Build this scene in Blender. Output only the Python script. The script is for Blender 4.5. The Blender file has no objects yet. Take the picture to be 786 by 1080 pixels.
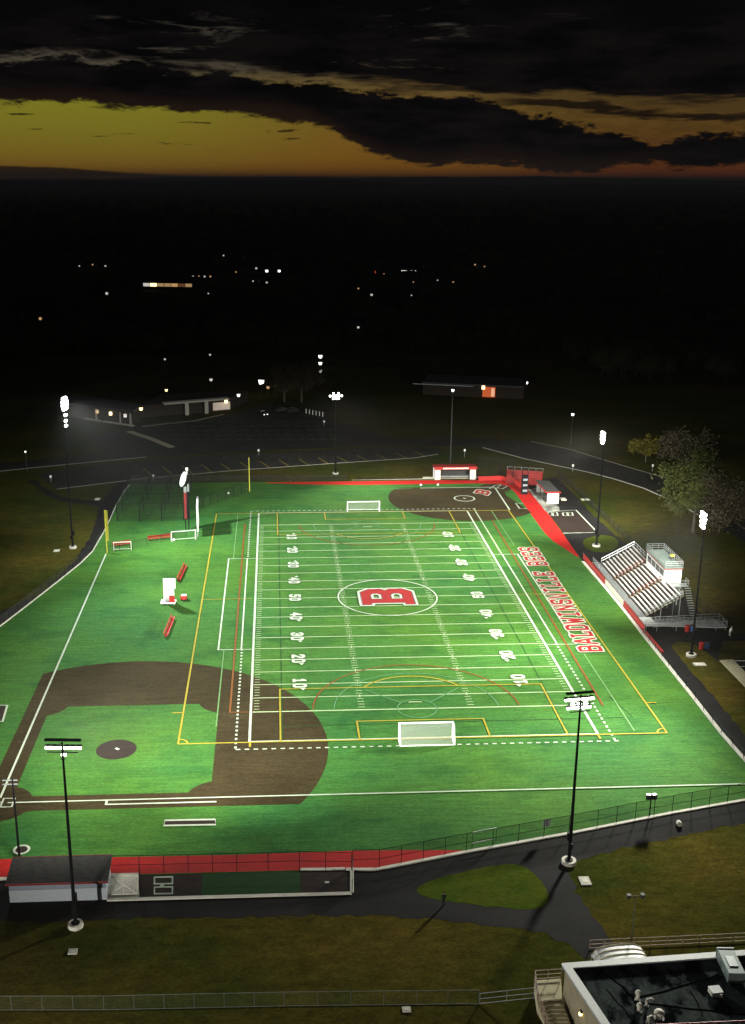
import bpy, bmesh, math, random
import numpy as np
from mathutils import Vector, Matrix
from mathutils.geometry import tessellate_polygon
random.seed(7); RNG = np.random.default_rng(7)
PI = math.pi; rad = math.radians
SC = bpy.context.scene; COL = SC.collection

# ------------------------------------------------------------------ camera (calibrated from the field markings)
FOC, CX, CY, PITCH, YAW, ROLL = 1168.148, 349.853, 540.0, 0.29208, 0.051816, 0.002474
CAM = Vector((-20.3214, -192.876, 74.8147))
_cp, _sp, _cw, _sw = math.cos(PITCH), math.sin(PITCH), math.cos(YAW), math.sin(YAW)
FW = Vector((_sw*_cp, _cw*_cp, -_sp)); RT = Vector((_cw, -_sw, 0)); UP = RT.cross(FW)
R2 = RT*math.cos(ROLL) + UP*math.sin(ROLL); U2 = UP*math.cos(ROLL) - RT*math.sin(ROLL)
def ray(px, py):
    return FW + R2*((px-CX)/FOC) - U2*((py-CY)/FOC)
def G(px, py, z=0.0):
    """surveyed spot: where the sight line of a photo pixel meets the level z (metres)"""
    d = ray(px, py); t = (z-CAM.z)/d.z
    p = CAM + d*t
    return (p.x, p.y)
def GL(pts, z=0.0): return [G(x, y, z) for x, y in pts]
def azel(px, py):
    d = ray(px, py).normalized()
    return math.atan2(d.x, d.y), math.asin(d.z)

# ------------------------------------------------------------------ materials
def new_mat(name):
    m = bpy.data.materials.new(name); m.use_nodes = True
    nt = m.node_tree; return m, nt, nt.nodes, nt.links, nt.nodes['Principled BSDF']
def paint(name, col, rough=0.6, metal=0.0, var=0.12, scale=3.0, spec=0.3):
    m, nt, N, L, B = new_mat(name)
    tc = N.new('ShaderNodeTexCoord'); no = N.new('ShaderNodeTexNoise'); no.inputs['Scale'].default_value = scale
    no.inputs['Detail'].default_value = 5
    L.new(tc.outputs['Object'], no.inputs['Vector'])
    r = N.new('ShaderNodeValToRGB'); e = r.color_ramp.elements
    e[0].position = .3; e[1].position = .7
    e[0].color = (*[c*(1-var) for c in col], 1); e[1].color = (*[min(1, c*(1+var)) for c in col], 1)
    L.new(no.outputs['Fac'], r.inputs['Fac']); L.new(r.outputs['Color'], B.inputs['Base Color'])
    B.inputs['Roughness'].default_value = rough; B.inputs['Metallic'].default_value = metal
    B.inputs['Specular IOR Level'].default_value = spec
    return m
def glow(name, col, s):
    m, nt, N, L, B = new_mat(name)
    B.inputs['Base Color'].default_value = (.8, .8, .8, 1)
    B.inputs['Emission Color'].default_value = (*col, 1); B.inputs['Emission Strength'].default_value = s
    m.cycles.emission_sampling = 'NONE'
    return m
def mesh_net(name, col, cover):
    m, nt, N, L, B = new_mat(name)
    B.inputs['Base Color'].default_value = (*col, 1); B.inputs['Roughness'].default_value = .7
    tr = N.new('ShaderNodeBsdfTransparent'); mx = N.new('ShaderNodeMixShader')
    mx.inputs[0].default_value = cover
    L.new(tr.outputs[0], mx.inputs[1]); L.new(B.outputs[0], mx.inputs[2])
    L.new(mx.outputs[0], N['Material Output'].inputs['Surface'])
    return m
def ground_mat(name, layers, rough=.9, bump=0.0, spec=.1):
    """layers: list of (colour A, colour B, scale xyz, detail, low, high) noise ramps, multiplied in turn (first one is the colour)"""
    m, nt, N, L, B = new_mat(name)
    tc = N.new('ShaderNodeTexCoord'); last = None
    for i, (ca, cb, sc, det, lo, hi) in enumerate(layers):
        mp = N.new('ShaderNodeMapping'); mp.inputs['Scale'].default_value = sc
        mp.inputs['Location'].default_value = (i*13.7, i*5.1, i*3.3)
        L.new(tc.outputs['Object'], mp.inputs['Vector'])
        no = N.new('ShaderNodeTexNoise'); no.inputs['Scale'].default_value = 1; no.inputs['Detail'].default_value = det
        no.inputs['Roughness'].default_value = .62
        L.new(mp.outputs[0], no.inputs['Vector'])
        r = N.new('ShaderNodeValToRGB'); e = r.color_ramp.elements
        e[0].position = lo; e[1].position = hi; e[0].color = (*ca, 1); e[1].color = (*cb, 1)
        L.new(no.outputs['Fac'], r.inputs['Fac'])
        if last is None: last = r.outputs['Color']
        else:
            mx = N.new('ShaderNodeMix'); mx.data_type = 'RGBA'; mx.blend_type = 'MULTIPLY'; mx.inputs[0].default_value = 1
            L.new(last, mx.inputs[6]); L.new(r.outputs['Color'], mx.inputs[7]); last = mx.outputs[2]
    L.new(last, B.inputs['Base Color']); B.inputs['Roughness'].default_value = rough
    B.inputs['Specular IOR Level'].default_value = spec
    return m
g1 = lambda a: (a, a, a)
M = {}
M['turf'] = ground_mat('turf fibre', [((.026, .108, .028), (.058, .138, .018), (.030, .030, .1), 5, .30, .70),
                                       (g1(.72), g1(1.16), (.22, 2.6, 1), 5, .30, .70),
                                       (g1(.66), g1(1.28), (2.2, 5.5, 1), 3, .28, .72),
                                       ((.70, .80, .86), (1.04, 1.03, 1.0), (.11, .14, 1), 4, .36, .50)], .9, spec=.03)
M['turf_dark'] = ground_mat('dark turf fibre', [((.008, .035, .008), (.014, .05, .01), (.3, 1.2, .1), 4, .3, .7)], .9)
M['skin'] = ground_mat('brown infill turf', [((.026, .0195, .0090), (.047, .0365, .0175), (.06, .06, .1), 5, .3, .7),
                                              (g1(.74), g1(1.18), (.3, 2.2, 1), 5, .3, .7),
                                              (g1(.62), g1(1.34), (2.4, 5, 1), 3, .28, .72)], .95, spec=.02)
M['mat'] = ground_mat('dark brown mat turf', [((.016, .010, .008), (.026, .017, .013), (.5, .9, .1), 4, .3, .7)], .9)
M['lawn'] = ground_mat('lawn', [((.027, .038, .006), (.066, .051, .010), (.045, .06, .1), 6, .32, .66),
                                 (g1(.62), g1(1.2), (.5, 1.1, 1), 6, .28, .70),
                                 (g1(.5), g1(1.45), (2.6, 5.5, 1), 3, .25, .75), ((.72, .86, .8), (1.12, 1.05, 1), (.013, .05, 1), 5, .38, .6)], .95, spec=.0)
M['lawn_green'] = ground_mat('greener lawn', [((.030, .058, .006), (.060, .072, .009), (.2, .25, .1), 5, .32, .66),
                                 (g1(.65), g1(1.2), (1.6, 3.5, 1), 5, .28, .70)], .95, spec=.0)
M['asphalt'] = ground_mat('asphalt', [((.0095, .0092, .0092), (.020, .019, .0185), (.12, .2, .1), 5, .3, .7),
                                       (g1(.75), g1(1.2), (3, 5, 1), 5, .3, .7)], .85, spec=.03)
M['road'] = ground_mat('worn asphalt', [((.012, .012, .011), (.030, .029, .025), (.05, .12, .1), 6, .3, .7),
                                         (g1(.5), g1(1.4), (.9, .25, 1), 5, .3, .7)], .8, spec=.1)
M['concrete'] = ground_mat('concrete', [((.40, .385, .32), (.58, .55, .46), (.5, .5, .5), 6, .3, .7), (g1(.8), g1(1.1), (4, 4, 4), 5, .3, .7)], .85)
M['slab_grey'] = ground_mat('stained concrete', [((.10, .10, .09), (.34, .33, .29), (.35, .25, .5), 6, .38, .62), (g1(.8), g1(1.1), (4, 4, 4), 5, .3, .7)], .85)
M['kerb'] = ground_mat('pale kerb concrete', [((.50, .48, .41), (.66, .63, .55), (.4, .4, .4), 5, .3, .7)], .85)
M['tan'] = ground_mat('tan pavement', [((.38, .34, .22), (.50, .45, .30), (.6, .6, .6), 6, .3, .7)], .9)
M['red_rubber'] = ground_mat('red rubber surface', [((.33, .009, .008), (.43, .013, .010), (.2, .5, .1), 4, .3, .7),
                                             (g1(.85), g1(1.1), (1.2, 3.2, 1), 4, .3, .7)], .8)
M['white'] = ground_mat('white turf fibre', [((.32, .37, .29), (.44, .48, .39), (.8, .8, .8), 4, .3, .7)], .85)
M['line_white'] = ground_mat('thin white line fibre', [((.30, .40, .22), (.40, .48, .28), (.8, .8, .8), 4, .3, .7)], .85)
M['white_dim'] = ground_mat('worn white line', [((.08, .19, .06), (.13, .24, .09), (.8, .8, .8), 4, .3, .7)], .85)
M['yellow'] = ground_mat('yellow turf fibre', [((.23, .19, .018), (.31, .25, .026), (.8, .8, .8), 4, .3, .7)], .85)
M['red_line'] = ground_mat('red turf fibre', [((.13, .050, .010), (.17, .06, .014), (.8, .8, .8), 4, .3, .7)], .85)
M['teal_line'] = ground_mat('pale blue turf fibre', [((.065, .18, .07), (.085, .20, .09), (.8, .8, .8), 4, .3, .7)], .85)
M['seam'] = ground_mat('dark turf seam', [((.010, .045, .010), (.014, .055, .011), (.8, .8, .8), 4, .3, .7)], .9)
M['letter_red'] = ground_mat('red letter fibre', [((.20, .010, .011), (.27, .015, .016), (.5, 1.5, .8), 4, .3, .7)], .85)
M['black'] = paint('black powder coat', (.007, .007, .008), .6, 0, .12, 3, .06)
M['dark'] = paint('dark grey metal', (.03, .03, .032), .5)
M['steel'] = paint('galvanised steel', (.34, .36, .36), .42, .6)
M['alu'] = paint('aluminium plank', (.62, .62, .60), .45, .1, .08)
M['whitep'] = paint('white paint', (.72, .72, .70), .5, 0, .06)
M['cream'] = paint('cream paint', (.68, .65, .55), .6, 0, .1)
M['greyp'] = paint('pale grey panel', (.36, .39, .42), .6, 0, .08)
M['band'] = paint('blue grey band', (.20, .23, .27), .6)
M['redp'] = paint('red paint', (.36, .016, .014), .5, 0, .12)
M['maroon'] = paint('dark red paint', (.16, .012, .012), .5, 0, .12)
M['bluep'] = paint('blue paint', (.04, .10, .28), .5, 0, .12)
M['yellowp'] = paint('yellow foul pole paint', (.50, .46, .05), .5, 0, .1)
M['net_white'] = mesh_net('white net', (.7, .7, .7), .22)
M['net_black'] = mesh_net('black net', (.005, .006, .005), .20)
M['net_fine'] = mesh_net('fine black net', (.004, .004, .004), .10)
M['link'] = mesh_net('black chain link', (.010, .010, .011), .30)
M['link_grey'] = mesh_net('galvanised chain link', (.10, .14, .07), .08)
M['rail_dim'] = paint('weathered grey rail', (.075, .085, .06), .7)
M['foul_mesh'] = mesh_net('yellow wing mesh', (.50, .46, .05), .7)
M['brick'] = paint('brown brick', (.022, .015, .011), .85, 0, .2, 1.5)
M['roof'] = ground_mat('black roof membrane', [((.004, .005, .006), (.062, .074, .072), (.45, .30, .2), 7, .44, .53), (g1(.6), g1(1.25), (1.8, 1.4, 1), 6, .3, .7)], .6, spec=.0)
M['tar'] = paint('wet tar seam', (.002, .002, .002), .95, 0, .2, 2, .0)
M['plank_brown'] = paint('brown riser', (.055, .026, .020), .7)
M['shingle'] = ground_mat('charcoal shingle', [((.036, .036, .036), (.068, .066, .063), (1.2, 4, 1), 5, .3, .7)], .9)
M['tanwall'] = paint('tan block wall', (.28, .24, .16), .85, 0, .14, 1.2)
M['duct'] = paint('grey green duct', (.20, .25, .23), .5, .2, .15, 1.0)
M['wood'] = paint('weathered pink timber', (.26, .18, .14), .8, 0, .2, 2)
M['bark'] = paint('bark', (.075, .062, .045), .9, 0, .3, 2)
M['leaf'] = ground_mat('leaves', [((.050, .066, .020), (.110, .112, .034), (.3, .3, .3), 4, .3, .7), (g1(.6), g1(1.3), (2, 2, 2), 3, .3, .7)], .8)
M['leaf_brown'] = ground_mat('dry leaves', [((.040, .036, .022), (.066, .056, .032), (.3, .3, .3), 4, .3, .7), (g1(.6), g1(1.3), (2, 2, 2), 3, .3, .7)], .8)
M['leaf_yellow'] = ground_mat('yellow leaves', [((.06, .055, .008), (.11, .095, .012), (.5, .5, .5), 4, .3, .7)], .8)
M['wood_far'] = ground_mat('far wood', [((.014, .018, .008), (.035, .036, .016), (.02, .02, .05), 5, .3, .7)], .95)
M['hill'] = ground_mat('far hills', [((.012, .012, .009), (.03, .028, .02), (.0006, .0006, .001), 5, .3, .7)], .95)
M['lens'] = glow('lit floodlight lens', (1.0, 1.0, .93), 14)
M['lens_blue'] = glow('lit cool floodlight lens', (.86, .96, 1.0), 22)
M['lamp_white'] = glow('lit white lamp', (1, .98, .88), 3.2)
M['lamp_warm'] = glow('lit warm lamp', (1, .74, .34), 2.6)
M['lamp_dim'] = glow('dim white lamp', (1, .95, .85), .55)
M['lamp_dimwarm'] = glow('dim warm lamp', (1, .55, .22), .5)
M['lamp_red'] = glow('red lamp', (1, .10, .06), .5)
M['window_dim'] = glow('lit window', (1, .62, .26), .35)
M['window_orange'] = glow('lit orange panel', (1, .16, .02), .42)
M['window_orange'].node_tree.nodes['Principled BSDF'].inputs['Base Color'].default_value = (.25, .05, .02, 1)
M['door_orange'] = glow('lit orange door', (1, .33, .08), .6)
M['fascia_lit'] = paint('pale fascia', (.5, .46, .40), .6)
M['carpaint'] = paint('dark car paint', (.02, .022, .026), .3, .3, .1)
M['glass'] = paint('dark glass', (.012, .015, .018), .1, 0, .05, 3, .5)
M['rubber'] = paint('rubber', (.012, .012, .012), .8)
M['skin_tone'] = paint('skin', (.38, .22, .15), .6)
M['cloth_dark'] = paint('dark jacket', (.012, .018, .013), .85)
M['cloth_navy'] = paint('dark trousers', (.010, .013, .018), .85)
M['cloth_white'] = paint('white jacket', (.7, .7, .68), .85)
M['cloth_cream'] = paint('cream trousers', (.42, .40, .32), .85)

# ------------------------------------------------------------------ mesh helpers
class MB:
    def __init__(s): s.v = []; s.f = []; s.mi = []
    def add(s, vs, fs, mi=0):
        o = len(s.v); s.v += [tuple(v) for v in vs]; s.f += [tuple(i+o for i in f) for f in fs]; s.mi += [mi]*len(fs); return s
    def box(s, c, size, rz=0.0, mi=0):
        x, y, z = [k/2 for k in size]; ca, sa = math.cos(rz), math.sin(rz)
        vs = [(c[0]+ca*a-sa*b, c[1]+sa*a+ca*b, c[2]+d) for d in (-z, z) for a, b in ((-x, -y), (x, -y), (x, y), (-x, y))]
        return s.add(vs, [(0, 3, 2, 1), (4, 5, 6, 7), (0, 1, 5, 4), (1, 2, 6, 5), (2, 3, 7, 6), (3, 0, 4, 7)], mi)
    def tube(s, p, q, r, r2=None, n=8, mi=0):
        p, q = Vector(p), Vector(q); r2 = r if r2 is None else r2
        d = (q-p); 
        if d.length < 1e-6: return s
        d.normalize(); a = d.orthogonal().normalized(); b = d.cross(a)
        vs = []
        for c, rr in ((p, r), (q, r2)):
            for k in range(n):
                t = 2*PI*k/n; vs.append(c + (a*math.cos(t)+b*math.sin(t))*rr)
        fs = [(k, (k+1) % n, n+(k+1) % n, n+k) for k in range(n)] + [tuple(range(n-1, -1, -1)), tuple(range(n, 2*n))]
        return s.add(vs, fs, mi)
    def path(s, pts, r, n=6):
        for a, b in zip(pts, pts[1:]): s.tube(a, b, r, r, n)
        return s
    def quad(s, a, b, c, d, mi=0): return s.add([a, b, c, d], [(0, 1, 2, 3)], mi)
    def prism(s, poly, z0, z1, mi=0):
        if sum(a[0]*b[1]-b[0]*a[1] for a, b in zip(poly, poly[1:]+poly[:1])) < 0: poly = poly[::-1]
        n = len(poly); vs = [(x, y, z0) for x, y in poly] + [(x, y, z1) for x, y in poly]
        tri = tessellate_polygon([[Vector((x, y, 0)) for x, y in poly]])
        fs = [tuple(n+i for i in t) for t in tri] + [tuple(reversed(t)) for t in tri]
        fs += [(k, (k+1) % n, n+(k+1) % n, n+k) for k in range(n)]
        return s.add(vs, fs, mi)
    def sheet(s, poly, z, mi=0):
        tri = tessellate_polygon([[Vector((x, y, 0)) for x, y in poly]])
        vs = [(x, y, z) for x, y in poly]; fs = []
        for t in tri:
            a, b, c = [poly[i] for i in t]
            up = (b[0]-a[0])*(c[1]-a[1])-(b[1]-a[1])*(c[0]-a[0])
            if abs(up) < 1e-9: continue
            fs.append(tuple(t) if up > 0 else tuple(reversed(t)))
        return s.add(vs, fs, mi)
    def line(s, p, q, w, z, mi=0):
        d = Vector((q[0]-p[0], q[1]-p[1])); d.normalize(); n = Vector((-d.y, d.x))*(w/2)
        vs = [(p[0]-n.x, p[1]-n.y, z), (q[0]-n.x, q[1]-n.y, z), (q[0]+n.x, q[1]+n.y, z), (p[0]+n.x, p[1]+n.y, z)]
        return s.add(vs, [(0, 1, 2, 3)], mi)
    def ribbon(s, pts, w, z, closed=False, mi=0):
        P = [Vector(p[:2]) for p in pts]; n = len(P); vs = []
        for i in range(n):
            a = P[i-1] if (i > 0 or closed) else P[i]; b = P[(i+1) % n] if (i < n-1 or closed) else P[i]
            d = (b-a).normalized(); k = Vector((-d.y, d.x))*(w/2)
            vs += [(P[i].x-k.x, P[i].y-k.y, z), (P[i].x+k.x, P[i].y+k.y, z)]
        m = n if closed else n-1
        fs = [(2*i, 2*((i+1) % n), 2*((i+1) % n)+1, 2*i+1) for i in range(m)]
        return s.add(vs, fs, mi)
    def build(s, name, mat, parent=None, smooth=False):
        me = bpy.data.meshes.new(name); me.from_pydata(s.v, [], s.f)
        mats = mat if isinstance(mat, (list, tuple)) else [mat]
        for m in mats: me.materials.append(M[m] if isinstance(m, str) else m)
        if len(mats) > 1: me.polygons.foreach_set('material_index', s.mi)
        if smooth: me.polygons.foreach_set('use_smooth', [True]*len(me.polygons))
        me.update(); o = bpy.data.objects.new(name, me); COL.objects.link(o)
        if parent is not None: o.parent = parent
        return o
def tag(o, label=None, cat=None, group=None, kind=None):
    if label: o['label'] = label
    if cat: o['category'] = cat
    if group: o['group'] = group
    if kind: o['kind'] = kind
    return o
def thing(name, label, cat, loc=(0, 0, 0), rz=0.0, group=None):
    o = bpy.data.objects.new(name, None); COL.objects.link(o); o.empty_display_size = .5
    o.location = (loc[0], loc[1], loc[2] if len(loc) > 2 else 0); o.rotation_euler = (0, 0, rz)
    return tag(o, label, cat, group)
def struct(name, mb, mat): return tag(mb.build(name, mat), kind='structure')
def copy_tree(o, parent=None):
    c = o.copy(); COL.objects.link(c)
    if parent is not None: c.parent = parent
    for ch in list(o.children): copy_tree(ch, c)
    return c
def arc(cx, cy, r, a0, a1, n=32):
    return [(cx+r*math.cos(rad(a0+(a1-a0)*k/n)), cy+r*math.sin(rad(a0+(a1-a0)*k/n))) for k in range(n+1)]
def smooth_poly(pts, it=2):
    for _ in range(it):
        q = []
        for a, b in zip(pts, pts[1:]+pts[:1]):
            q += [(a[0]*.75+b[0]*.25, a[1]*.75+b[1]*.25), (a[0]*.25+b[0]*.75, a[1]*.25+b[1]*.75)]
        pts = q
    return pts

# ------------------------------------------------------------------ GROUND
def ground():
    xs = [-32000, -9000, -3000, -1200, -500, -250] + list(range(-160, 161, 20)) + [250, 500, 1200, 3000, 9000, 30000]
    ys = [-3000, -900, -400, -250] + list(range(-180, 261, 20)) + [350, 500, 900, 1800, 4000, 9000, 20000, 40000]
    mb = MB(); nx = len(xs)
    vs = [(x, y, 0) for y in ys for x in xs]
    fs = [(j*nx+i, j*nx+i+1, (j+1)*nx+i+1, (j+1)*nx+i) for j in range(len(ys)-1) for i in range(nx-1)]
    return struct('ground', mb.add(vs, fs), 'lawn')
ground()
def hills():
    mb = MB()
    for (D, h0, amp, sd) in ((9000, 20, 55, 1), (15000, 60, 60, 5)):
        n = 160; a0, a1 = -.75, .85; vs = []
        ph = [random.uniform(0, 6.28) for _ in range(8)]
        for i in range(n+1):
            a = a0+(a1-a0)*i/n
            h = h0+amp*.5*(1+.5*math.sin(9*a+ph[0])+.3*math.sin(23*a+ph[1])+.16*math.sin(61*a+ph[2])+.1*math.sin(140*a+ph[3]))
            x, y = math.sin(a), math.cos(a)
            vs += [(x*(D-1800), y*(D-1800), -2), (x*D, y*D, h), (x*(D+2500), y*(D+2500), -2)]
        fs = []
        for i in range(n):
            b = 3*i; fs += [(b, b+3, b+4, b+1), (b+1, b+4, b+5, b+2)]
        mb.add(vs, fs)
    return struct('hills', mb, 'hill')
hills()

def ragged(poly, amp=.16, step=.9):
    q = []; n = len(poly)
    for i in range(n):
        a, b = poly[i], poly[(i+1) % n]; L = math.hypot(b[0]-a[0], b[1]-a[1])+1e-6; k = max(1, int(L/step)) if L < 80 else 1
        for j in range(k):
            t = j/k; w = random.gauss(0, amp) if k > 1 else 0
            q.append((a[0]+(b[0]-a[0])*t-(b[1]-a[1])/L*w, a[1]+(b[1]-a[1])*t+(b[0]-a[0])/L*w))
    return q
# ------------------------------------------------------------------ paved areas (4 mm sheets)
Z1, Z2, Z3, Z4 = .010, .018, .026, .034
# asphalt in front of and around the turf
near_asphalt = GL([(-60, 912), (0, 905), (371, 905), (396, 915), (492, 896), (600, 877), (709, 856), (830, 836), (830, 862), (786, 868),
                   (700, 885), (650, 897), (612, 906), (598, 912), (602, 925), (612, 946), (630, 972), (652, 1003), (646, 1012), (618, 1010),
                   (600, 995), (575, 984), (540, 978), (500, 975), (450, 969), (395, 965), (300, 966), (100, 970), (0, 973), (-60, 975)])
struct('near_path', MB().sheet(ragged(near_asphalt), Z1), 'asphalt')
island = smooth_poly(GL([(436, 939), (452, 929), (482, 921), (530, 911), (552, 912), (572, 929), (581, 948), (573, 958), (552, 960), (500, 955), (452, 948)]), 2)
struct('path_island_lawn', MB().sheet(ragged(island, .12, .6), Z2), 'lawn_green')
right_asphalt = GL([(557, 508), (587, 503), (606, 522), (624, 542), (650, 566), (666, 576), (690, 598), (708, 616), (732, 640), (757, 664), (772, 668), (830, 668),
                    (830, 676), (762, 676), (757, 690), (759, 697), (740, 685), (733, 678), (714, 676), (707, 681), (722, 699), (751, 733), (786, 774), (830, 824), (830, 850),
                    (786, 806), (760, 775), (733, 740), (705, 705), (677, 668), (655, 642), (618, 596), (600, 573), (588, 552), (572, 530), (560, 516)])
struct('side_path', MB().sheet(ragged(right_asphalt, .14, 1.0), Z1), 'asphalt')
struct('grass_patch', MB().sheet(smooth_poly(GL([(614, 568), (640, 563), (654, 570), (650, 580), (632, 584), (616, 578)]), 2), Z2), 'lawn_green')
struct('parking_kerb_slab', MB().prism(GL([(759, 697), (773, 696), (830, 754), (830, 770)]), 0, .12), 'tan')
lot2 = GL([(773, 695), (840, 695), (840, 770)])
struct('side_lot', MB().sheet(lot2, Z1), 'asphalt')
slm = MB(); slm.line(G(770, 697), G(830, 697), .35, Z2); slm.line(G(779, 703), G(835, 703), .2, Z2); struct('side_lot_lines', slm, 'kerb')
# left walkway
lw = GL([(-30, 668), (0, 646), (40, 628), (65, 606), (84, 585), (95, 566), (102, 548), (104, 535), (88, 532), (66, 529), (48, 522), (36, 511), (30, 507), (38, 506),
         (48, 516), (66, 524), (90, 528), (107, 528), (115, 520), (122, 511), (134, 507), (140, 509), (131, 518), (122, 532), (115, 548), (108, 562), (98, 580), (84, 594), (60, 613), (28, 638), (0, 660), (-30, 682)])
struct('left_walkway', MB().sheet(ragged(lw, .2, 1.2), Z1), 'asphalt')
# far roads and lots
road = GL([(-60, 500), (0, 497), (80, 489), (155, 482), (230, 477), (310, 474), (400, 470), (455, 471), (476, 470), (509, 472), (554, 484), (620, 498), (647, 505), (679, 515), (715, 531), (760, 556), (830, 600),
           (830, 572), (770, 538), (725, 514), (704, 505), (690, 501), (662, 493), (639, 486), (600, 474), (560, 466), (520, 463), (467, 461), (400, 464), (310, 467), (230, 470), (155, 474), (80, 481), (0, 489), (-60, 493)])
struct('road', MB().sheet(road, Z1), 'road')
rk = MB()
rk.ribbon(GL([(-60, 500.4), (0, 497.4), (80, 489.4), (155, 482.4)]), .5, .13)
rk.ribbon(GL([(509, 472.4), (554, 484.4), (620, 498.4), (647, 505.4), (679, 515.4), (715, 531.5), (760, 556.6)]), .55, .13)
rk.ribbon(GL([(560, 466), (600, 474), (639, 486), (662, 493), (690, 501), (704, 505)]), .3, .13)
struct('road_kerb', rk, 'kerb')
bays = GL([(60, 516), (150, 505), (250, 496), (350, 489), (438, 483), (462, 479), (468, 473), (440, 472), (400, 472), (310, 476), (230, 480), (155, 486), (80, 493), (40, 500)])
struct('roadside_parking', MB().sheet(bays, Z2), 'road')
bl = MB()
for k in range(15):
    x = 162+k*20.5; yb = 503.5-(x-150)*.073; bl.line(G(x, yb), G(x-11, yb-9+k*.28), .22, Z3)
struct('parking_stall_lines', bl, 'yellow')
bk = MB(); bk.ribbon(GL([(60, 516.4), (150, 505.4), (250, 496.4), (350, 489.4), (438, 483.4), (462, 479.4)]), .35, .13)
struct('parking_kerb', bk, 'kerb')
lot = GL([(96, 462), (150, 447), (215, 441), (262, 433), (282, 426), (300, 430), (330, 437), (372, 450), (422, 464), (310, 466.5), (230, 469.5), (155, 473), (110, 477)])
struct('school_lot', MB().sheet(lot, Z1), 'road')
ll = MB()
for j in range(5):
    y0 = 444+j*4.7
    for k in range(16):
        x = 175+k*11+j*2
        if x > 300+(y0-437)*3.2: continue
        ll.line(G(x, y0), G(x+7, y0+1.4), .25, Z2)
struct('school_lot_lines', ll, 'white_dim')
lp = MB(); lp.ribbon(GL([(136, 455), (160, 463), (182, 472)]), 2.2, Z3); lp.ribbon(GL([(150, 450), (175, 447), (205, 444), (236, 437)]), 1.2, Z3)
struct('school_footpath', lp, 'tan')

# ------------------------------------------------------------------ TURF FIELD
right_inner = [(541.6, 518), (549, 528), (562, 545), (575, 562.7), (583.8, 571), (609.8, 588.7)]
turf_px = [(-40, 684), (0, 660.5), (28, 639), (60, 614), (85, 594), (98, 581), (109, 562), (116, 548), (123, 532), (132, 517), (137, 511), (200, 509.5), (263, 508.5), (300, 508.3), (365, 507.8), (450, 506.5),
           (530, 505.5), (560, 521), (592.5, 561.6), (612, 588.7), (640, 621), (659, 644), (677, 667), (705, 702), (733, 737), (760.7, 772.5), (784, 799), (830, 847),
           (830, 836), (786, 844), (709, 857.6), (630, 873.5), (600, 879.5), (492, 899), (396.8, 917.3), (371, 917.5), (250, 920.5), (115, 924), (0, 927), (-40, 928)]
turf = GL(turf_px)
turf[27] = (turf[27][0], turf[27][1])
struct('turf', MB().sheet(turf, .05), 'turf')
tz = [.054]
def nz(step=.0025): tz[0] += step; return tz[0]
# red rubber surround
z = nz(.004)
red_near = GL([(-40, 908), (0, 906.5), (115, 904.6), (250, 902), (367, 897.8), (430, 897), (494, 897.2)]) + GL([(492, 898.6), (396.8, 916.6), (371, 916.8), (250, 919.8), (115, 923), (0, 926), (-40, 927)])
red_far = GL([(280, 509.6), (319, 511.0), (376, 511.6), (450, 510.8), (505, 510.2), (526, 510.6), (541.6, 517.5), (549, 527), (562, 545), (575, 562.7), (583.8, 571), (609.8, 588.2)]) + \
          GL([(611, 587.6), (592.3, 561), (576, 539), (560, 520.8), (545, 511), (530, 505.8), (450, 506.8), (365, 508), (300, 508.6), (280, 509)])
mb = MB(); mb.sheet(red_near, z); mb.sheet(red_far, z); struct('red_surround', mb, 'red_rubber')
# baseball skin
MX, MY, HX, HY, BA = -42.6, -55.9, -55.5, -69.0, 27.43
def baseball():
    z = nz(.004); mb = MB()
    r = 28.96; pts = []
    xl, yb = HX-1.9, HY-1.9
    a0 = math.degrees(math.asin((yb-MY)/r)); a1 = 180-math.degrees(math.acos((MX-xl)/r))
    pts = arc(MX, MY, r, a0, a1, 60) + [(xl, HY+2.5)] + arc(HX, HY, 4.3, 120, 330, 24) + [(HX+4.5, yb)]
    mb.sheet(pts, z); struct('brown_infield', mb, 'skin')
    z = nz(.004); g = 1.5
    x0, x1, y0, y1 = HX+g, HX+BA-1.0, HY+g, HY+BA-1.0; c = 4.2
    def cut(cx, cy, a0, a1): return arc(cx, cy, c, a0, a1, 10)
    pts = cut(HX, HY, 68, 22)+cut(HX+BA, HY, 158, 112)+[]
    def clip(p): return (min(max(p[0], x0), x1), min(max(p[1], y0), y1))
    pts = [clip(p) for p in arc(HX, HY, c, 70, 20, 10)+arc(HX+BA, HY, c, 160, 105, 10)+arc(HX+BA, HY+BA, c, 255, 195, 10)+arc(HX, HY+BA, c, 345, 290, 10)]
    struct('infield_turf', MB().sheet(pts, z), 'turf')
    z = nz(.004); struct('pitching_mound', MB().sheet(arc(MX, MY, 2.75, 0, 360, 40)[:-1], z), 'mat')
    z = nz(.004); mb = MB(); mb.box((MX+.1, MY+.1, z+.03), (.62, .34, .05), -.75)
    struct('pitching_rubber', mb, 'white')
baseball()
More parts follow.
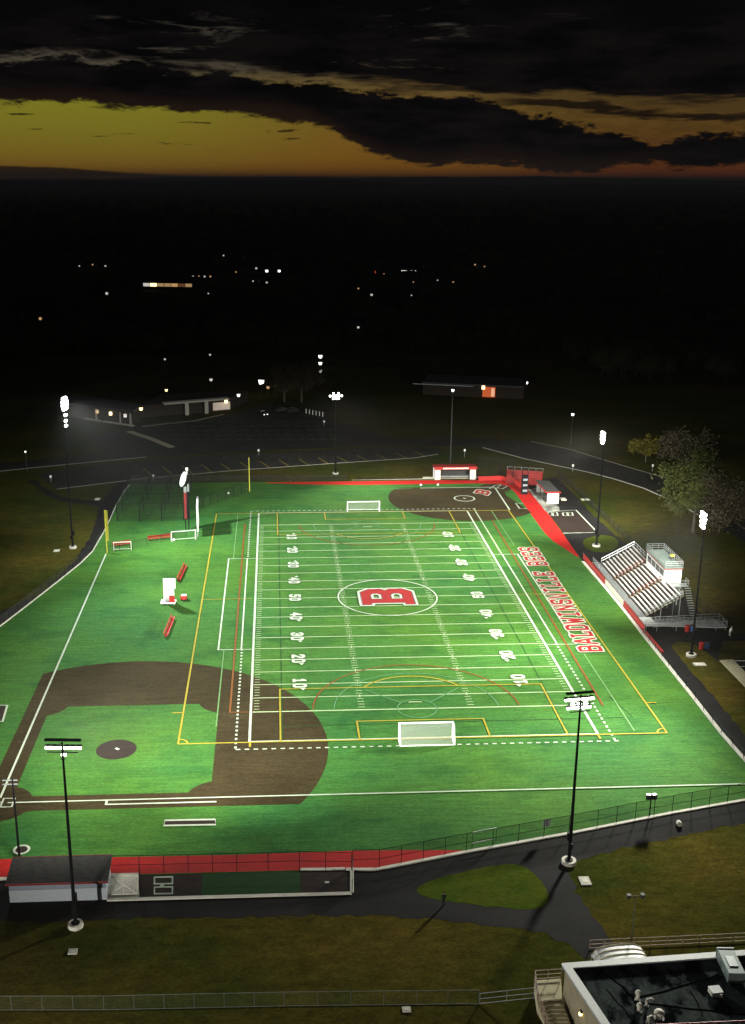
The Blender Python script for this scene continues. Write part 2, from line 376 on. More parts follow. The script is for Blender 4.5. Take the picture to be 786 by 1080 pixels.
def softball():
    z = nz(.004); hx, hy = 34.9, 74.6; cx, cy = 25.6, 65.4; r = 18.6
    a = arc(cx, cy, r, 165, 330, 60)
    a = [p for p in a if p[1] > 47]
    pts = [(-0+hx-27, hy+1.3)] + a + [(hx+1.4, 52)] + arc(hx, hy, 3.6, -60, 120, 20) + [(hx-4, hy+1.3)]
    pts = arc(cx, cy, r, 150, 318, 60)+[(hx+1.5, hy-7)]+arc(hx, hy, 4.0, -65, 160, 22)+[(hx-6, hy+1.4), (cx-13, hy+1.4)]
    struct('brown_softball_infield', MB().sheet(pts, z), 'skin')
    z = nz(.004); struct('softball_circle_ring', MB().ribbon(arc(25.6, 65.5, 2.44, 0, 360, 40)[:-1], .34, z, True), 'white')
    mb = MB(); mb.box((25.6, 65.5, z+.03), (.7, .3, .05), -.7); struct('softball_rubber', mb, 'white')
softball()
# ---- lines
def lines(name, mat, segs, w):
    z = nz(); mb = MB()
    for s in segs:
        if len(s) == 2: mb.line(s[0], s[1], w, z)
        else: mb.ribbon(s, w, z)
    return struct(name, mb, mat)
YD = .9144; HW = 24.384; EL = 54.864; GLN = 45.72
lines('turf_seam_lines', 'seam', [((-19.9, -54), (-19.9, 52)), ((20.4, -52), (20.4, 52)), ((-20, -50.3), (31, -49.8)), ((31, -49.8), (29.5, -43))], .16)
lines('yard_lines', 'line_white', [((-HW+.2, k*5*YD), (HW-.2, k*5*YD)) for k in range(-9, 10)], .20)
lines('goal_lines', 'line_white', [((-HW+.2, s*GLN), (HW-.2, s*GLN)) for s in (-1, 1)], .26)
lines('sidelines', 'white', [((s*(HW+.08), -EL), (s*(HW+.08), EL)) for s in (-1, 1)], .36)
h = []
for s in (-1, 1):
    for k in range(-49, 50):
        if k % 5 == 0: continue
        h.append(((s*(HW-.35), k*YD), (s*(HW-1.15), k*YD)))
        h.append(((s*8.13-.5, k*YD), (s*8.13+.5, k*YD)))
lines('hash_marks', 'line_white', h, .13)
h = []
for s in (-1, 1):
    for k in range(-9, 10): h.append(((s*8.13, k*5*YD-.45), (s*8.13, k*5*YD+.45)))
lines('hash_cross_marks', 'line_white', h, .14)
d = []
for s in (-1, 1):
    x = -26.3
    while x < 26.3: d.append(((x, s*(EL+1.9)), (x+.62, s*(EL+1.9)))); x += 1.22
lines('end_restraining_dashes', 'white', d, .26)
d = []
for s in (-1, 1):
    y = -EL-1.6
    while y < EL+1.7:
        if abs(y) > 23.2: d.append(((s*26.35, y), (s*26.35, y+.55)))
        y += 1.22
lines('side_restraining_dashes', 'white', d, .32)
lines('coach_box_lines', 'white', [((-26.45, -23.1), (-26.45, 22.9)), ((-30.25, -23.1), (-30.25, 22.9)), ((26.45, -23.3), (26.45, 23.3)), ((29.7, -23.4), (29.7, 23.2))], .26)
lines('far_restraining_lines', 'line_white', [((26.45, 23.5), (26.45, 56))], .16)
lines('coach_box_ends', 'white', [((-30.4, 22.9), (-HW, 22.9)), ((-30.4, -23.1), (-HW, -23.1)), ((HW, -23.4), (29.7, -23.4)), ((HW, 23.2), (29.9, 23.2))], .2)
lines('faint_touch_lines', 'white_dim', [((-29.3, 23.2), (-29.3, 54)), ((-29.3, -50), (-29.3, -23.4)), ((29.9, -54), (29.9, -27.5)), ((30.2, 29), (30.2, 54.5))], .2)
lines('softball_far_line', 'white_dim', [((-27, 74.4), (14, 74.7))], .2)
lines('crease_circles', 'teal_line', [arc(0, s*GLN, 2.9, 0, 360, 40) for s in (-1, 1)] + [[(p[0], -s*p[1]) for p in arc(0, -GLN, 12.2, 2, 178, 50)] for s in (-1, 1)] +
      [((2.2*s, q*(GLN-2)), (7.2*s, q*(GLN-6.6))) for s in (-1, 1) for q in (-1, 1)], .2)
lines('lacrosse_arcs', 'red_line', [[(p[0], s*p[1]) for p in arc(0, -GLN, 15.3, 2, 178, 60)] for s in (-1, 1)], .24)
lines('lacrosse_side_lines', 'red_line', [((-27.5, -GLN), (-27.5, 46.8)), ((27.7, -46), (28.9, 46.8))], .30)
lines('lacrosse_end_lines', 'red_line', [((-27.65, -GLN), (-HW-.4, -GLN))], .24)
lines('crease_tick', 'line_white', [((-1.0, -43.6), (1.0, -43.6)), ((-1.0, 43.6), (1.0, 43.6))], .22)
SW = 34.29
lines('soccer_touch_lines', 'yellow', [((-SW, -EL), (-SW, EL)), ((SW, -EL), (SW, EL))], .27)
lines('soccer_end_lines', 'yellow', [((-SW, -EL), (SW, -EL)), ((-SW, EL), (SW, EL))], .28)
lines('end_lines', 'white', [((-HW, -EL+.24), (HW, -EL+.24)), ((-HW, EL+.22), (HW, EL+.22))], .18)
lines('soccer_halfway_line', 'yellow', [((-SW, 0), (-HW-.6, 0)), ((HW+.6, 0), (SW, 0))], .18)
lines('penalty_area_sides', 'yellow', [((q*a, s*EL), (q*a, s*(EL-b))) for q in (-1, 1) for s in (-1, 1) for a, b in ((20.16, 16.5), (9.16, 5.5))], .25)
lines('penalty_area_fronts', 'yellow', [((-a, s*(EL-b)), (a, s*(EL-b))) for s in (-1, 1) for a, b in ((20.3, 16.5), (9.3, 5.5))], .24)
lines('penalty_arcs', 'yellow', [[(p[0], s*p[1]) for p in arc(0, -EL+11, 9.15, 37, 143, 30)] for s in (-1, 1)], .26)
lines('corner_arcs', 'yellow', [arc(-SW, -EL, 1.3, 0, 90, 10), arc(SW, -EL, 1.3, 90, 180, 10)], .24)
lines('corner_ticks', 'yellow', [((SW, -45.5), (SW+1.6, -45.5)), ((-SW, -45.5), (-SW-1.6, -45.5)), ((-HW-.0, -EL-.2), (-HW, -EL-1.3)), ((HW, -EL-.2), (HW, -EL-1.3))], .3)
lines('centre_circle', 'white', [arc(.15, -.25, 9.2, 0, 360, 90)], .26)
# baseball and softball lines
lines('third_base_foul_line', 'white', [((HX, HY+1.2), (HX-.3, 27))], .28)
lines('first_base_foul_line', 'white', [((HX+1.2, HY), (41, HY+.1))], .24)
lines('running_lane', 'white', [((-42, HY-1.0), (-28.3, HY-1.0))], .28)
lines('running_lane_end', 'white', [((-42, HY-1.1), (-42, HY-.1))], .28)
lines('batters_boxes', 'white', [[(HX-1.9, HY-1.0), (HX-.5, HY-1.0), (HX-.5, HY+1.0), (HX-1.9, HY+1.0), (HX-1.9, HY-1)], [(HX+.5, HY-1.0), (HX+1.9, HY-1.0), (HX+1.9, HY+1.0), (HX+.5, HY+1.0), (HX+.5, HY-1)], [(HX-.3, HY-.4), (HX+.2, HY-.4), (HX+.2, HY+.2), (HX-.3, HY+.2)]], .24)
lines('softball_foul_lines', 'white', [((34.9, 74.6), (34.6, 55)), ((16, 75.1), (34.9, 75.1))], .34)
lines('softball_batters_box', 'white', [GL([(524, 515.5), (528, 512.5), (535, 513.5), (530, 516.2), (521, 515.2), (516, 516.2), (522, 512.6), (529, 511.6)])], .25)
lines('softball_coach_box', 'white', [GL([(552, 531.5), (544, 531.5), (548, 537), (556, 537)])], .25)
def brown_box(name, px):
    z = nz(.004); p = GL(px); struct(name, MB().sheet(p, z), 'mat')
    z = nz(.004); struct(name+'_border', MB().ribbon(p, .34, z, True), 'white')
brown_box('coach_box_mat', [(174, 866.5), (227, 865.5), (228, 871), (173, 872)])
brown_box('side_coach_box_mat', [(-14, 745), (8, 745), (3, 762), (-22, 762)])
z = nz(.004); c = G(23, 897.5); struct('on_deck_circle', MB().sheet(arc(c[0], c[1], .75, 0, 360, 24)[:-1], z), 'mat')
z = nz(.004); struct('on_deck_ring', MB().ribbon(arc(c[0], c[1], .85, 0, 360, 24)[:-1], .3, z, True), 'white')

# ---- lettering on the turf, drawn as stroke letters on a fine raster
STK = {
 'A': [[(0, 0), (2.2, 7), (2.8, 7), (5, 0)], [(1.2, 2.4), (3.8, 2.4)]],
 'B': [[(.4, 0), (.4, 7)], [(.4, 7), (3.6, 7), (4.5, 6.2), (4.5, 4.5), (3.7, 3.7), (.4, 3.7)], [(3.7, 3.7), (4.6, 2.9), (4.6, .8), (3.7, 0), (.4, 0)]],
 'D': [[(.4, 0), (.4, 7), (3.4, 7), (4.6, 5.8), (4.6, 1.2), (3.4, 0), (.4, 0)]],
 'E': [[(4.5, 0), (.6, 0), (.6, 7), (4.5, 7)], [(.6, 3.6), (3.4, 3.6)], [(4.5, 0), (4.5, 1.4)], [(4.5, 7), (4.5, 5.6)]],
 'I': [[(2.5, 0), (2.5, 7)], [(1.2, 0), (3.8, 0)], [(1.2, 7), (3.8, 7)]],
 'L': [[(.8, 7), (.8, 0), (4.5, 0), (4.5, 1.6)], [(0, 7), (1.8, 7)]],
 'N': [[(.4, 0), (.4, 7), (4.5, 0), (4.5, 7)]],
 'S': [[(4.5, 5.6), (4.5, 6.3), (3.8, 7), (1.1, 7), (.4, 6.3), (.4, 4.5), (1.1, 3.7), (3.8, 3.3), (4.5, 2.6), (4.5, .8), (3.8, 0), (1.1, 0), (.4, .7), (.4, 1.5)]],
 'V': [[(0, 7), (2.2, 0), (2.8, 0), (5, 7)]],
 'W': [[(0, 7), (1.3, 0), (2.5, 4.6), (3.7, 0), (5, 7)]],
 '1': [[(1.2, 5.4), (2.4, 7), (2.4, 0)], [(1.1, 0), (3.7, 0)]],
 '2': [[(.5, 5.2), (.5, 6.2), (1.3, 7), (3.6, 7), (4.4, 6.2), (4.4, 4.6), (.5, 0), (4.6, 0)]],
 '3': [[(.5, 5.6), (.5, 6.2), (1.3, 7), (3.6, 7), (4.4, 6.2), (4.4, 4.4), (3.6, 3.6), (2, 3.6)], [(3.6, 3.6), (4.4, 2.8), (4.4, .8), (3.6, 0), (1.3, 0), (.5, .8), (.5, 1.5)]],
 '4': [[(3.5, 0), (3.5, 7), (.3, 2.2), (4.8, 2.2)]],
 '5': [[(4.4, 7), (.7, 7), (.6, 4), (3.5, 4.2), (4.4, 3.4), (4.4, .8), (3.6, 0), (1.3, 0), (.5, .8), (.5, 1.4)]],
 '0': [[(1.3, 0), (.5, .9), (.5, 6.1), (1.3, 7), (3.6, 7), (4.4, 6.1), (4.4, .9), (3.6, 0), (1.3, 0)]],
}
def seg_dist(U, V, a, b):
    ax, ay = a; bx, by = b; dx, dy = bx-ax, by-ay; L2 = dx*dx+dy*dy+1e-12
    t = np.clip(((U-ax)*dx+(V-ay)*dy)/L2, 0, 1)
    return np.hypot(U-ax-t*dx, V-ay-t*dy)
def raster_quads(mb, dist_fn, u0, u1, v0, v1, res, thr, to_world, z):
    nu, nv = int((u1-u0)/res), int((v1-v0)/res)
    us = u0+(np.arange(nu)+.5)*res; vs = v0+(np.arange(nv)+.5)*res
    U, V = np.meshgrid(us, vs); D = dist_fn(U, V) <= thr
    for j in range(nv):
        row = np.concatenate([[0], D[j].astype(int), [0]]); e = np.flatnonzero(np.diff(row))
        for a, b in zip(e[::2], e[1::2]):
            ua, ub, va, vb = u0+a*res, u0+b*res, v0+j*res, v0+(j+1)*res
            mb.quad(*[(*to_world(u, v), z) for u, v in ((ua, va), (ub, va), (ub, vb), (ua, vb))])
def text_dist(txt, sx, sy, adv):
    strokes = []
    for i, ch in enumerate(txt):
        for pl in STK.get(ch, []): strokes.append([(i*adv+x*sx, y*sy) for x, y in pl])
    def f(U, V):
        d = np.full(U.shape, 9e9)
        for pl in strokes:
            for a, b in zip(pl, pl[1:]): d = np.minimum(d, seg_dist(U, V, a, b))
        return d
    return f
def fix_winding(mb):
    nf = []
    for f in mb.f:
        a, b, c = [mb.v[i] for i in f[:3]]
        up = (b[0]-a[0])*(c[1]-a[1])-(b[1]-a[1])*(c[0]-a[0])
        nf.append(f if up > 0 else tuple(reversed(f)))
    mb.f = nf; return mb
def numbers():
    z = nz(); mb = MB()
    for side in (-1, 1):
        for k in range(-4, 5):
            n = 50-abs(k)*10; y0 = k*10*YD; txt = str(n)
            xb = side*17.9
            if side < 0: tw = lambda u, v, y0=y0: (-17.95+v, y0-u)
            else: tw = lambda u, v, y0=y0: (18.0-v, y0+u)
            sy = 1.72/7; sx = .25
            for i, ch in enumerate(txt):
                off = -1.72+i*1.78+.12
                f = text_dist(ch, sx, sy, 0)
                raster_quads(mb, lambda U, V, f=f, off=off: f(U-off, V), off-.4, off+1.7, -.35, 2.1, .06, .25, tw, z)
            if k:
                s = 1 if ((k < 0) == (side < 0)) else -1     # arrow towards the nearer goal line, in reading direction
                b = 1.72 if s > 0 else -1.98
                tri = [(b, .9), (b+s*.75, 1.35), (b, 1.8)]
                mb.add([(*tw(u, v), z) for u, v in tri], [(0, 1, 2)])
    struct('yard_numbers', fix_winding(mb), 'white')
numbers()
def lettering():
    n = 'BALDWINSVILLE BEES'; y0, y1 = -27.0, 27.6; adv = (y1-y0)/len(n)
    f = text_dist(n, adv*.72/5, 3.35/7, adv)
    sl = (30.55-29.25)/54.4
    tw = lambda u, v: (33.05+sl*(u)-v, y0+.35+u)
    for nm, mt, th in (('field_lettering_outline', 'white', .58), ('field_lettering', 'letter_red', .34)):
        mb = MB(); raster_quads(mb, f, -.8, y1-y0+.6, -.9, 4.3, .11, th, tw, nz()); struct(nm, fix_winding(mb), mt)
lettering()
def block_b():
    # u reads towards the far end, v towards the left side line
    outer = [(0, 0), (1.5, 0), (6.7, 0), (8.2, 1.6), (8.2, 4.2), (7.5, 5.0), (8.2, 5.8), (8.2, 8.2), (6.7, 9.8), (1.5, 9.8), (0, 9.8), (0, 8.0), (.9, 8.0), (.9, 1.8), (0, 1.8)]
    holes = [[(3.0, 2.0), (5.0, 2.0), (5.7, 2.6), (5.7, 3.5), (5.0, 4.1), (3.0, 4.1)], [(3.0, 5.9), (5.0, 5.9), (5.7, 6.5), (5.7, 7.3), (5.0, 7.9), (3.0, 7.9)]]
    def inside(U, V, P):
        c = np.zeros(U.shape, bool)
        for a, b in zip(P, P[1:]+P[:1]):
            if a[1] == b[1]: continue
            c ^= ((a[1] > V) != (b[1] > V)) & (U < (b[0]-a[0])*(V-a[1])/(b[1]-a[1])+a[0])
        return c
    def sd(U, V):
        ins = inside(U, V, outer)
        for hq in holes: ins &= ~inside(U, V, hq)
        d = np.full(U.shape, 9e9)
        for P in [outer]+holes:
            for a, b in zip(P, P[1:]+P[:1]): d = np.minimum(d, seg_dist(U, V, a, b))
        return np.where(ins, -d, d)
    tw = lambda u, v: (4.95-v, -4.35+u)
    for nm, mt, th in (('centre_emblem_outline', 'white', .52), ('centre_emblem_edge', 'dark', .06), ('centre_emblem', 'letter_red', -.10)):
        mb = MB(); raster_quads(mb, sd, -1, 9.4, -1, 11, .10, th, tw, nz()); struct(nm, fix_winding(mb), mt)
    c = G(509, 520); s = .42; a = rad(-32)
    tw2 = lambda u, v: (c[0]+s*((v-4.9)*-math.cos(a)-(u-4.1)*math.sin(a))*.85, c[1]+s*((u-4.1)*math.cos(a)-(v-4.9)*math.sin(a))*1.15)
    for nm, mt, th in (('plate_emblem_outline', 'white', .75), ('plate_emblem', 'letter_red', .0)):
        mb = MB(); raster_quads(mb, sd, -1, 9.4, -1, 11, .2, th, tw2, nz()); struct(nm, fix_winding(mb), mt)
block_b()

# kerbs round the turf (real step)
kb = MB()
def kerb(px, w=.42, h=.15):
    P = GL(px)
    for a, b in zip(P, P[1:]):
        d = Vector((b[0]-a[0], b[1]-a[1])); kb.box(((a[0]+b[0])/2, (a[1]+b[1])/2, h/2), (d.length-.02, w, h), math.atan2(d.y, d.x))
kerb([(-40, 929), (0, 927.6), (10, 927.2)]); kerb([(365, 917.4), (396.8, 917.5), (492, 898.9), (600, 879.5), (709, 857.8), (786, 844.2), (830, 836)])
kerb([(615, 592.5), (640, 621.5), (659, 644.5), (677, 667.8), (705, 703), (733, 738), (760.7, 773.5), (784, 800), (800, 817)], .6)
kerb([(-40, 685), (0, 661), (28, 639.5), (60, 614.5), (85, 594.5), (98, 581.5), (109, 562.5), (116, 548.4), (123, 532.4), (132, 517.4), (137, 511.2)], .25)
kerb([(113, 949.6), (371, 942.6)], .4); kerb([(371.3, 918.5), (371.3, 942)], .4); kerb([(317, 917.6), (364, 916.9)], .35)
struct('field_kerb', kb, 'kerb')

# bullpen by the near path
bp = MB(); bp.sheet(GL([(147, 921.5), (213, 920.3), (213, 946), (147, 948)]), Z4)
struct('bullpen_plate_mat', bp, 'mat')
bp = MB(); bp.sheet(GL([(317, 919), (369.5, 918.2), (369.5, 941), (317, 943.3)]), Z4)
struct('bullpen_mound_mat', bp, 'mat')
struct('bullpen_turf', MB().sheet(GL([(213, 920.3), (317, 919), (317, 943.3), (213, 946)]), Z4), 'turf_dark')
bp = MB()
for y in (925.5, 936): bp.ribbon(GL([(163, y), (182, y-.4), (182, y+6.6), (163, y+7)]), .3, Z4+.006, True)
bp.box((*G(171, 934.5), Z4+.03), (.45, .45, .04)); bp.box((*G(345, 931), Z4+.03), (.5, .3, .04))
struct('bullpen_box_lines', bp, 'white')
struct('dugout_slab', MB().prism(GL([(113.8, 921.5), (147, 921), (147, 948.3), (113.8, 949)]), 0, .06), 'concrete')
# far right bullpen
bp = MB(); bp.sheet(GL([(577, 540.5), (607, 538.5), (629, 561), (595, 562)]), Z3); struct('far_bullpen_mat', bp, 'mat')
bp = MB(); bp.ribbon(GL([(577, 540), (607.5, 538), (630, 561.5), (594, 562.5)]), .35, Z4)
for x in (577.5, 583, 593.5, 599): bp.ribbon(GL([(x, 541), (x+4.5, 540.6), (x+5.4, 543.8), (x+.9, 544)]), .35, Z4, True)
struct('far_bullpen_lines', bp, 'white')
struct('far_dugout_slab', MB().prism(GL([(557, 516.5), (568, 514), (590, 535.5), (590, 538.5), (576, 540)]), 0, .06), 'slab_grey')
struct('far_side_slab', MB().prism(GL([(371, 506.4), (504, 504.6), (504, 502.6), (446, 503.2), (446, 505)]), 0, .06), 'concrete')
struct('far_bullpen_strip', MB().sheet(GL([(377, 505.8), (443, 505), (443, 503.2), (377, 504.4)]), Z4), 'mat')
# ------------------------------------------------------------------ FLOODLIGHT POLES
FLOOD = {}
def flood_mesh(kind):
    if kind in FLOOD: return FLOOD[kind]
    r, w, lens, hood = {'near': (.13, .50, 'lens', True), 'side': (.27, .50, 'lens', False), 'big': (.36, .62, 'lens_blue', False), 'small': (.22, .46, 'lens', False)}[kind]
    a = MB()
    if hood: a.box((0, .16, r+.06), (w, .42, .05))
    else: a.box((0, -.1, r+.07), (w*.9, .30, .05))
    b = MB().tube((-w/2+.02, 0, 0), (w/2-.02, 0, 0), r, r, 12)
    oa = a.build('floodlight', 'black'); ob = b.build('lens', lens)
    FLOOD[kind] = (oa.data, ob.data); bpy.data.objects.remove(oa); bpy.data.objects.remove(ob)
    return FLOOD[kind]
def light_pole(base, h, aim, rows, label, kind, group, slab=.85, topbar=0):
    rz = math.atan2(aim[1]-base[1], aim[0]-base[0])-PI/2
    t = thing('floodlight_pole', label, 'light pole', base, rz, group)
    MB().tube((0, 0, 0), (0, 0, .42), slab, slab*.96, 24).build('concrete_base', 'kerb', t)
    MB().tube((0, 0, .42), (0, 0, h), .21, .10, 12).build('pole', 'black', t)
    MB().tube((0, 0, .42), (0, 0, .50), .46, .46, 12).build('base_flange', 'black', t)
    MB().box((0, .30, 3.3), (.50, .36, 1.0)).build('control_box', 'black', t)
    MB().box((0, -.30, 2.4), (.34, .28, .6)).build('junction_box', 'black', t)
    if topbar: 
        MB().box((0, .32, h+.1), (topbar, .34, .16)).build('crossarm', 'black', t)
    fa, fb = flood_mesh(kind)
    for (dz, n, wd) in rows:
        z = h-dz
        MB().box((0, 0, z-.28), (max(wd, .4), .10, .10)).build('crossarm', 'black', t)
        for k in range(n):
            x = 0 if n == 1 else -wd/2+wd*k/(n-1)
            fa, fb = flood_mesh('side' if kind == 'big' and n == 1 else kind)
            f = bpy.data.objects.new('floodlight', fa); COL.objects.link(f); f.parent = t; f.location = (x, .34, z)
            l = bpy.data.objects.new('lens', fb); COL.objects.link(l); l.parent = f
    return t
gp = 'floodlight poles round the field'
PL = {'LF': G(77, 578), 'LN': G(80, 977), 'RN': G(600, 910), 'RM': G(729, 692), 'RF': G(629, 576), 'CF': G(354, 500)}
light_pole(PL['LF'], 32.4, (0, 20), [(.4, 2, .9), (1.05, 3, 1.6), (1.75, 3, 1.6), (2.45, 2, .9), (3.8, 1, .5), (5.0, 1, .5), (6.0, 1, .5)], 'tallest floodlight pole with cool white glare, beside the left walkway', 'big', gp, .8)
light_pole(PL['LN'], 21.4, (-38, -40), [(.80, 6, 3.1), (1.55, 1, .5)], 'floodlight pole standing in front of the near dugout roof', 'near', gp, .8, 3.6)
light_pole(PL['RN'], 21.1, (5, -30), [(.70, 6, 2.9), (1.2, 3, 1.5), (1.7, 5, 2.3)], 'floodlight pole with three lamp rows at the near path fork', 'near', gp, .85, 3.2)
light_pole(PL['RM'], 24.6, (-10, -25), [(.2, 3, 1.3), (.9, 3, 1.5), (1.6, 2, .9), (2.3, 2, .8)], 'lit floodlight pole standing nearest the bleacher ramp', 'side', gp, .85)
light_pole(PL['RF'], 24.9, (-10, 20), [(.2, 2, .8), (.9, 2, .9), (1.6, 2, .9), (2.3, 1, .5)], 'lit floodlight pole in the small grass patch beyond the bleachers', 'side', gp, .85)
light_pole(PL['CF'], 21.9, (0, 20), [(.3, 2, 1.3), (.9, 5, 3.0), (1.6, 3, 1.4)], 'floodlight pole behind the far end goal', 'small', gp, .8)
SPOTS = [('LF', -25, -40, 70, 3.1), ('LF', -50, 20, 130, .72), ('LF', -50, 75, 130, .56), ('LF', 25, 20, 130, 2.6),
         ('LN', -50, -10, 70, 2.7), ('LN', 0, -10, 70, 3.92), ('LN', -50, -10, 130, .59),
         ('RN', 0, -10, 100, .3), ('RM', -25, -10, 70, .6), ('RM', 0, -90, 70, 3.79), ('RM', -25, -10, 100, 2.49), ('RM', 25, 50, 100, 1.4),
         ('RM', 40, 50, 100, .7), ('RM', -25, -90, 130, 1.06), ('RM', 33, -36, 100, .42), ('RF', -25, 20, 100, 2.5), ('RF', 40, 75, 130, 1.5), ('CF', 25, 20, 130, .96), ('CF', 40, 75, 130, .3), ('CF', -14, 97, 140, .15)]
LH = {'LF': 31.0, 'LN': 20.5, 'RN': 20.0, 'RM': 23.2, 'RF': 23.6, 'CF': 20.8}
LCOL = {'LF': (.90, 1, .98), 'LN': (1, 1, .86), 'RN': (1, 1, .86), 'RM': (1, 1, .88), 'RF': (1, 1, .88), 'CF': (1, .97, .9)}
LGAIN = 1.25
def beam_cutoff(d, lo, hi):
    # the luminaires are full cut-off fittings: nothing leaves them at or above the horizontal
    d.use_nodes = True; nt = d.node_tree; em = nt.nodes['Emission']
    g = nt.nodes.new('ShaderNodeNewGeometry'); sp = nt.nodes.new('ShaderNodeSeparateXYZ'); mr = nt.nodes.new('ShaderNodeMapRange'); mr.interpolation_type = 'SMOOTHSTEP'
    nt.links.new(g.outputs['Incoming'], sp.inputs[0]); nt.links.new(sp.outputs[2], mr.inputs['Value'])
    mr.inputs['From Min'].default_value = -lo; mr.inputs['From Max'].default_value = -hi
    nt.links.new(mr.outputs['Result'], em.inputs['Strength'])
for i, (k, tx, ty, ang, pw) in enumerate(SPOTS):
    d = bpy.data.lights.new('flood_beam', 'SPOT'); d.energy = pw*1e5*LGAIN; d.color = LCOL[k]
    d.spot_size = rad(ang); d.spot_blend = 1; d.shadow_soft_size = 1.0 if k == 'LF' else 2.6
    beam_cutoff(d, .03, .15)
    o = bpy.data.objects.new('flood_beam', d); COL.objects.link(o)
    b = PL[k]; a = Vector((tx-b[0], ty-b[1], 0)).normalized()*1.0
    o.location = (b[0]+a.x, b[1]+a.y, LH[k])
    o.rotation_euler = (Vector((tx, ty, 0))-o.location).to_track_quat('-Z', 'Y').to_euler()

PL['SW'] = (-64.0, -144.0)
light_pole(PL['SW'], 8.6, (-20, -95), [(.2, 3, 1.4)], 'short floodlight pole on the lawn behind the near dugout', 'small', None, .6)
d = bpy.data.lights.new('flood_beam', 'SPOT'); d.energy = 1.1e5; d.color = (1, .97, .88); d.spot_size = rad(100); d.spot_blend = 1; d.shadow_soft_size = .6
o = bpy.data.objects.new('flood_beam', d); COL.objects.link(o); o.location = (PL['SW'][0]+.7, PL['SW'][1]+.7, 8.2)
o.rotation_euler = (Vector((-5, -92, 9))-o.location).to_track_quat('-Z', 'Y').to_euler()
# ------------------------------------------------------------------ small poles and street lamps
def lamp_post(base, h, label, mat, group=None, headr=.4, arms=1, polemat='dark', name='street_lamp', cat='street lamp', r=.09):
    t = thing(name, label, cat, base, 0, group)
    MB().tube((0, 0, 0), (0, 0, h), r, r*.6, 8).build('pole', polemat, t)
    for s in ((0,) if arms == 1 else (-1, 1)):
        if s: MB().tube((0, 0, h-.1), (s*.7, 0, h), .04, .04, 6).build('arm', polemat, t)
        hd = MB().box((s*.7, 0, h+.10), (headr*1.1, headr*1.1, .10)).build('lamp_head', polemat, t)
        MB().tube((s*.7, 0, h-headr*.9), (s*.7, 0, h+.04), headr*.45, headr*.62, 10).build('bulb', mat, hd)
    return t
sl = 'street lamps round the school lot'
lamp_post(G(475, 492), 21.2, 'tall thin pole with one small lamp behind the far dugout', 'lamp_white', headr=.65, name='area_light_pole', cat='light pole', r=.2)
lamp_post(G(602, 470), 9.6, 'lone street lamp beyond the far road, above the red stand', 'lamp_white', headr=.7)
lamp_post(G(666, 994), 5.6, 'unlit two headed lamp post on the lawn beside the rail fence', 'dark', headr=.36, arms=2, polemat='rail_dim')
lamp_post(G(149.5, 446), 5, 'street lamp at the corner of the low school wing', 'lamp_warm', headr=1.0)
lamp_post(G(252, 431), 5, 'street lamp on the school lot just past the entrance lamp', 'lamp_white', headr=.9)
lamp_post(G(276, 418), 6, 'brightest street lamp above the school parking lot', 'lamp_white', headr=1.7)
lamp_post(G(338, 390), 6, 'double height street lamp far behind the school lot', 'lamp_white', headr=1.3)
lamp_post(G(338, 398), 6, 'street lamp just under the one far behind the school lot', 'lamp_white', headr=1.1)
lamp_post(G(338, 404), 5, 'dim lower street lamp in the line of three behind the lot', 'lamp_dim', headr=1.0)
lamp_post(G(176, 424), 4.5, 'street lamp behind the low school roof', 'lamp_warm', headr=.8)
lamp_post(G(223, 412), 4.5, 'yellowish street lamp behind the lit school entrance', 'lamp_dim', headr=1.0)
lamp_post(G(174.5, 391), 5, 'faint thin street lamp at the wood edge behind the school', 'lamp_dim', headr=.7)
lamp_post(G(222, 386), 5, 'faint second street lamp at the wood edge behind the school', 'lamp_dim', headr=.7)
lamp_post(G(28.5, 497), 5.5, 'small street lamp beyond the road at the far left lawn', 'lamp_white', headr=.36)
lamp_post(G(555, 414), 4, 'street lamp right of the red lit building', 'lamp_white', headr=.9)
for k, x in enumerate((283, 291, 299, 307.5)):
    lamp_post(G(x, 419-k*1.3), 4, 'warm low lamp in the row along the school drive', 'lamp_warm' if k == 3 else 'lamp_dimwarm', 'lamps along the school drive', headr=1.0)
# unlit pole in front of the left of home plate
t = thing('netting_pole', 'unlit black pole with two short crossarms beside the on deck circle', 'pole', G(21, 908))
MB().tube((0, 0, 0), (0, 0, 10.6), .16, .10, 8).build('pole', 'black', t)
for z in (10.4, 9.9): MB().box((-.3, 0, z), (1.7, .1, .1)).build('crossarm', 'steel', t)
# speaker post by the near fence
t = thing('speaker_post', 'short black post with twin loudspeakers at the near fence', 'loudspeaker', G(685, 861))
MB().tube((0, 0, 0), (0, 0, 2.9), .09, .07, 8).build('post', 'black', t)
for s in (-1, 1): MB().box((s*.36, 0, 2.75), (.55, .5, .62), s*.25).build('speaker', 'dark', t)

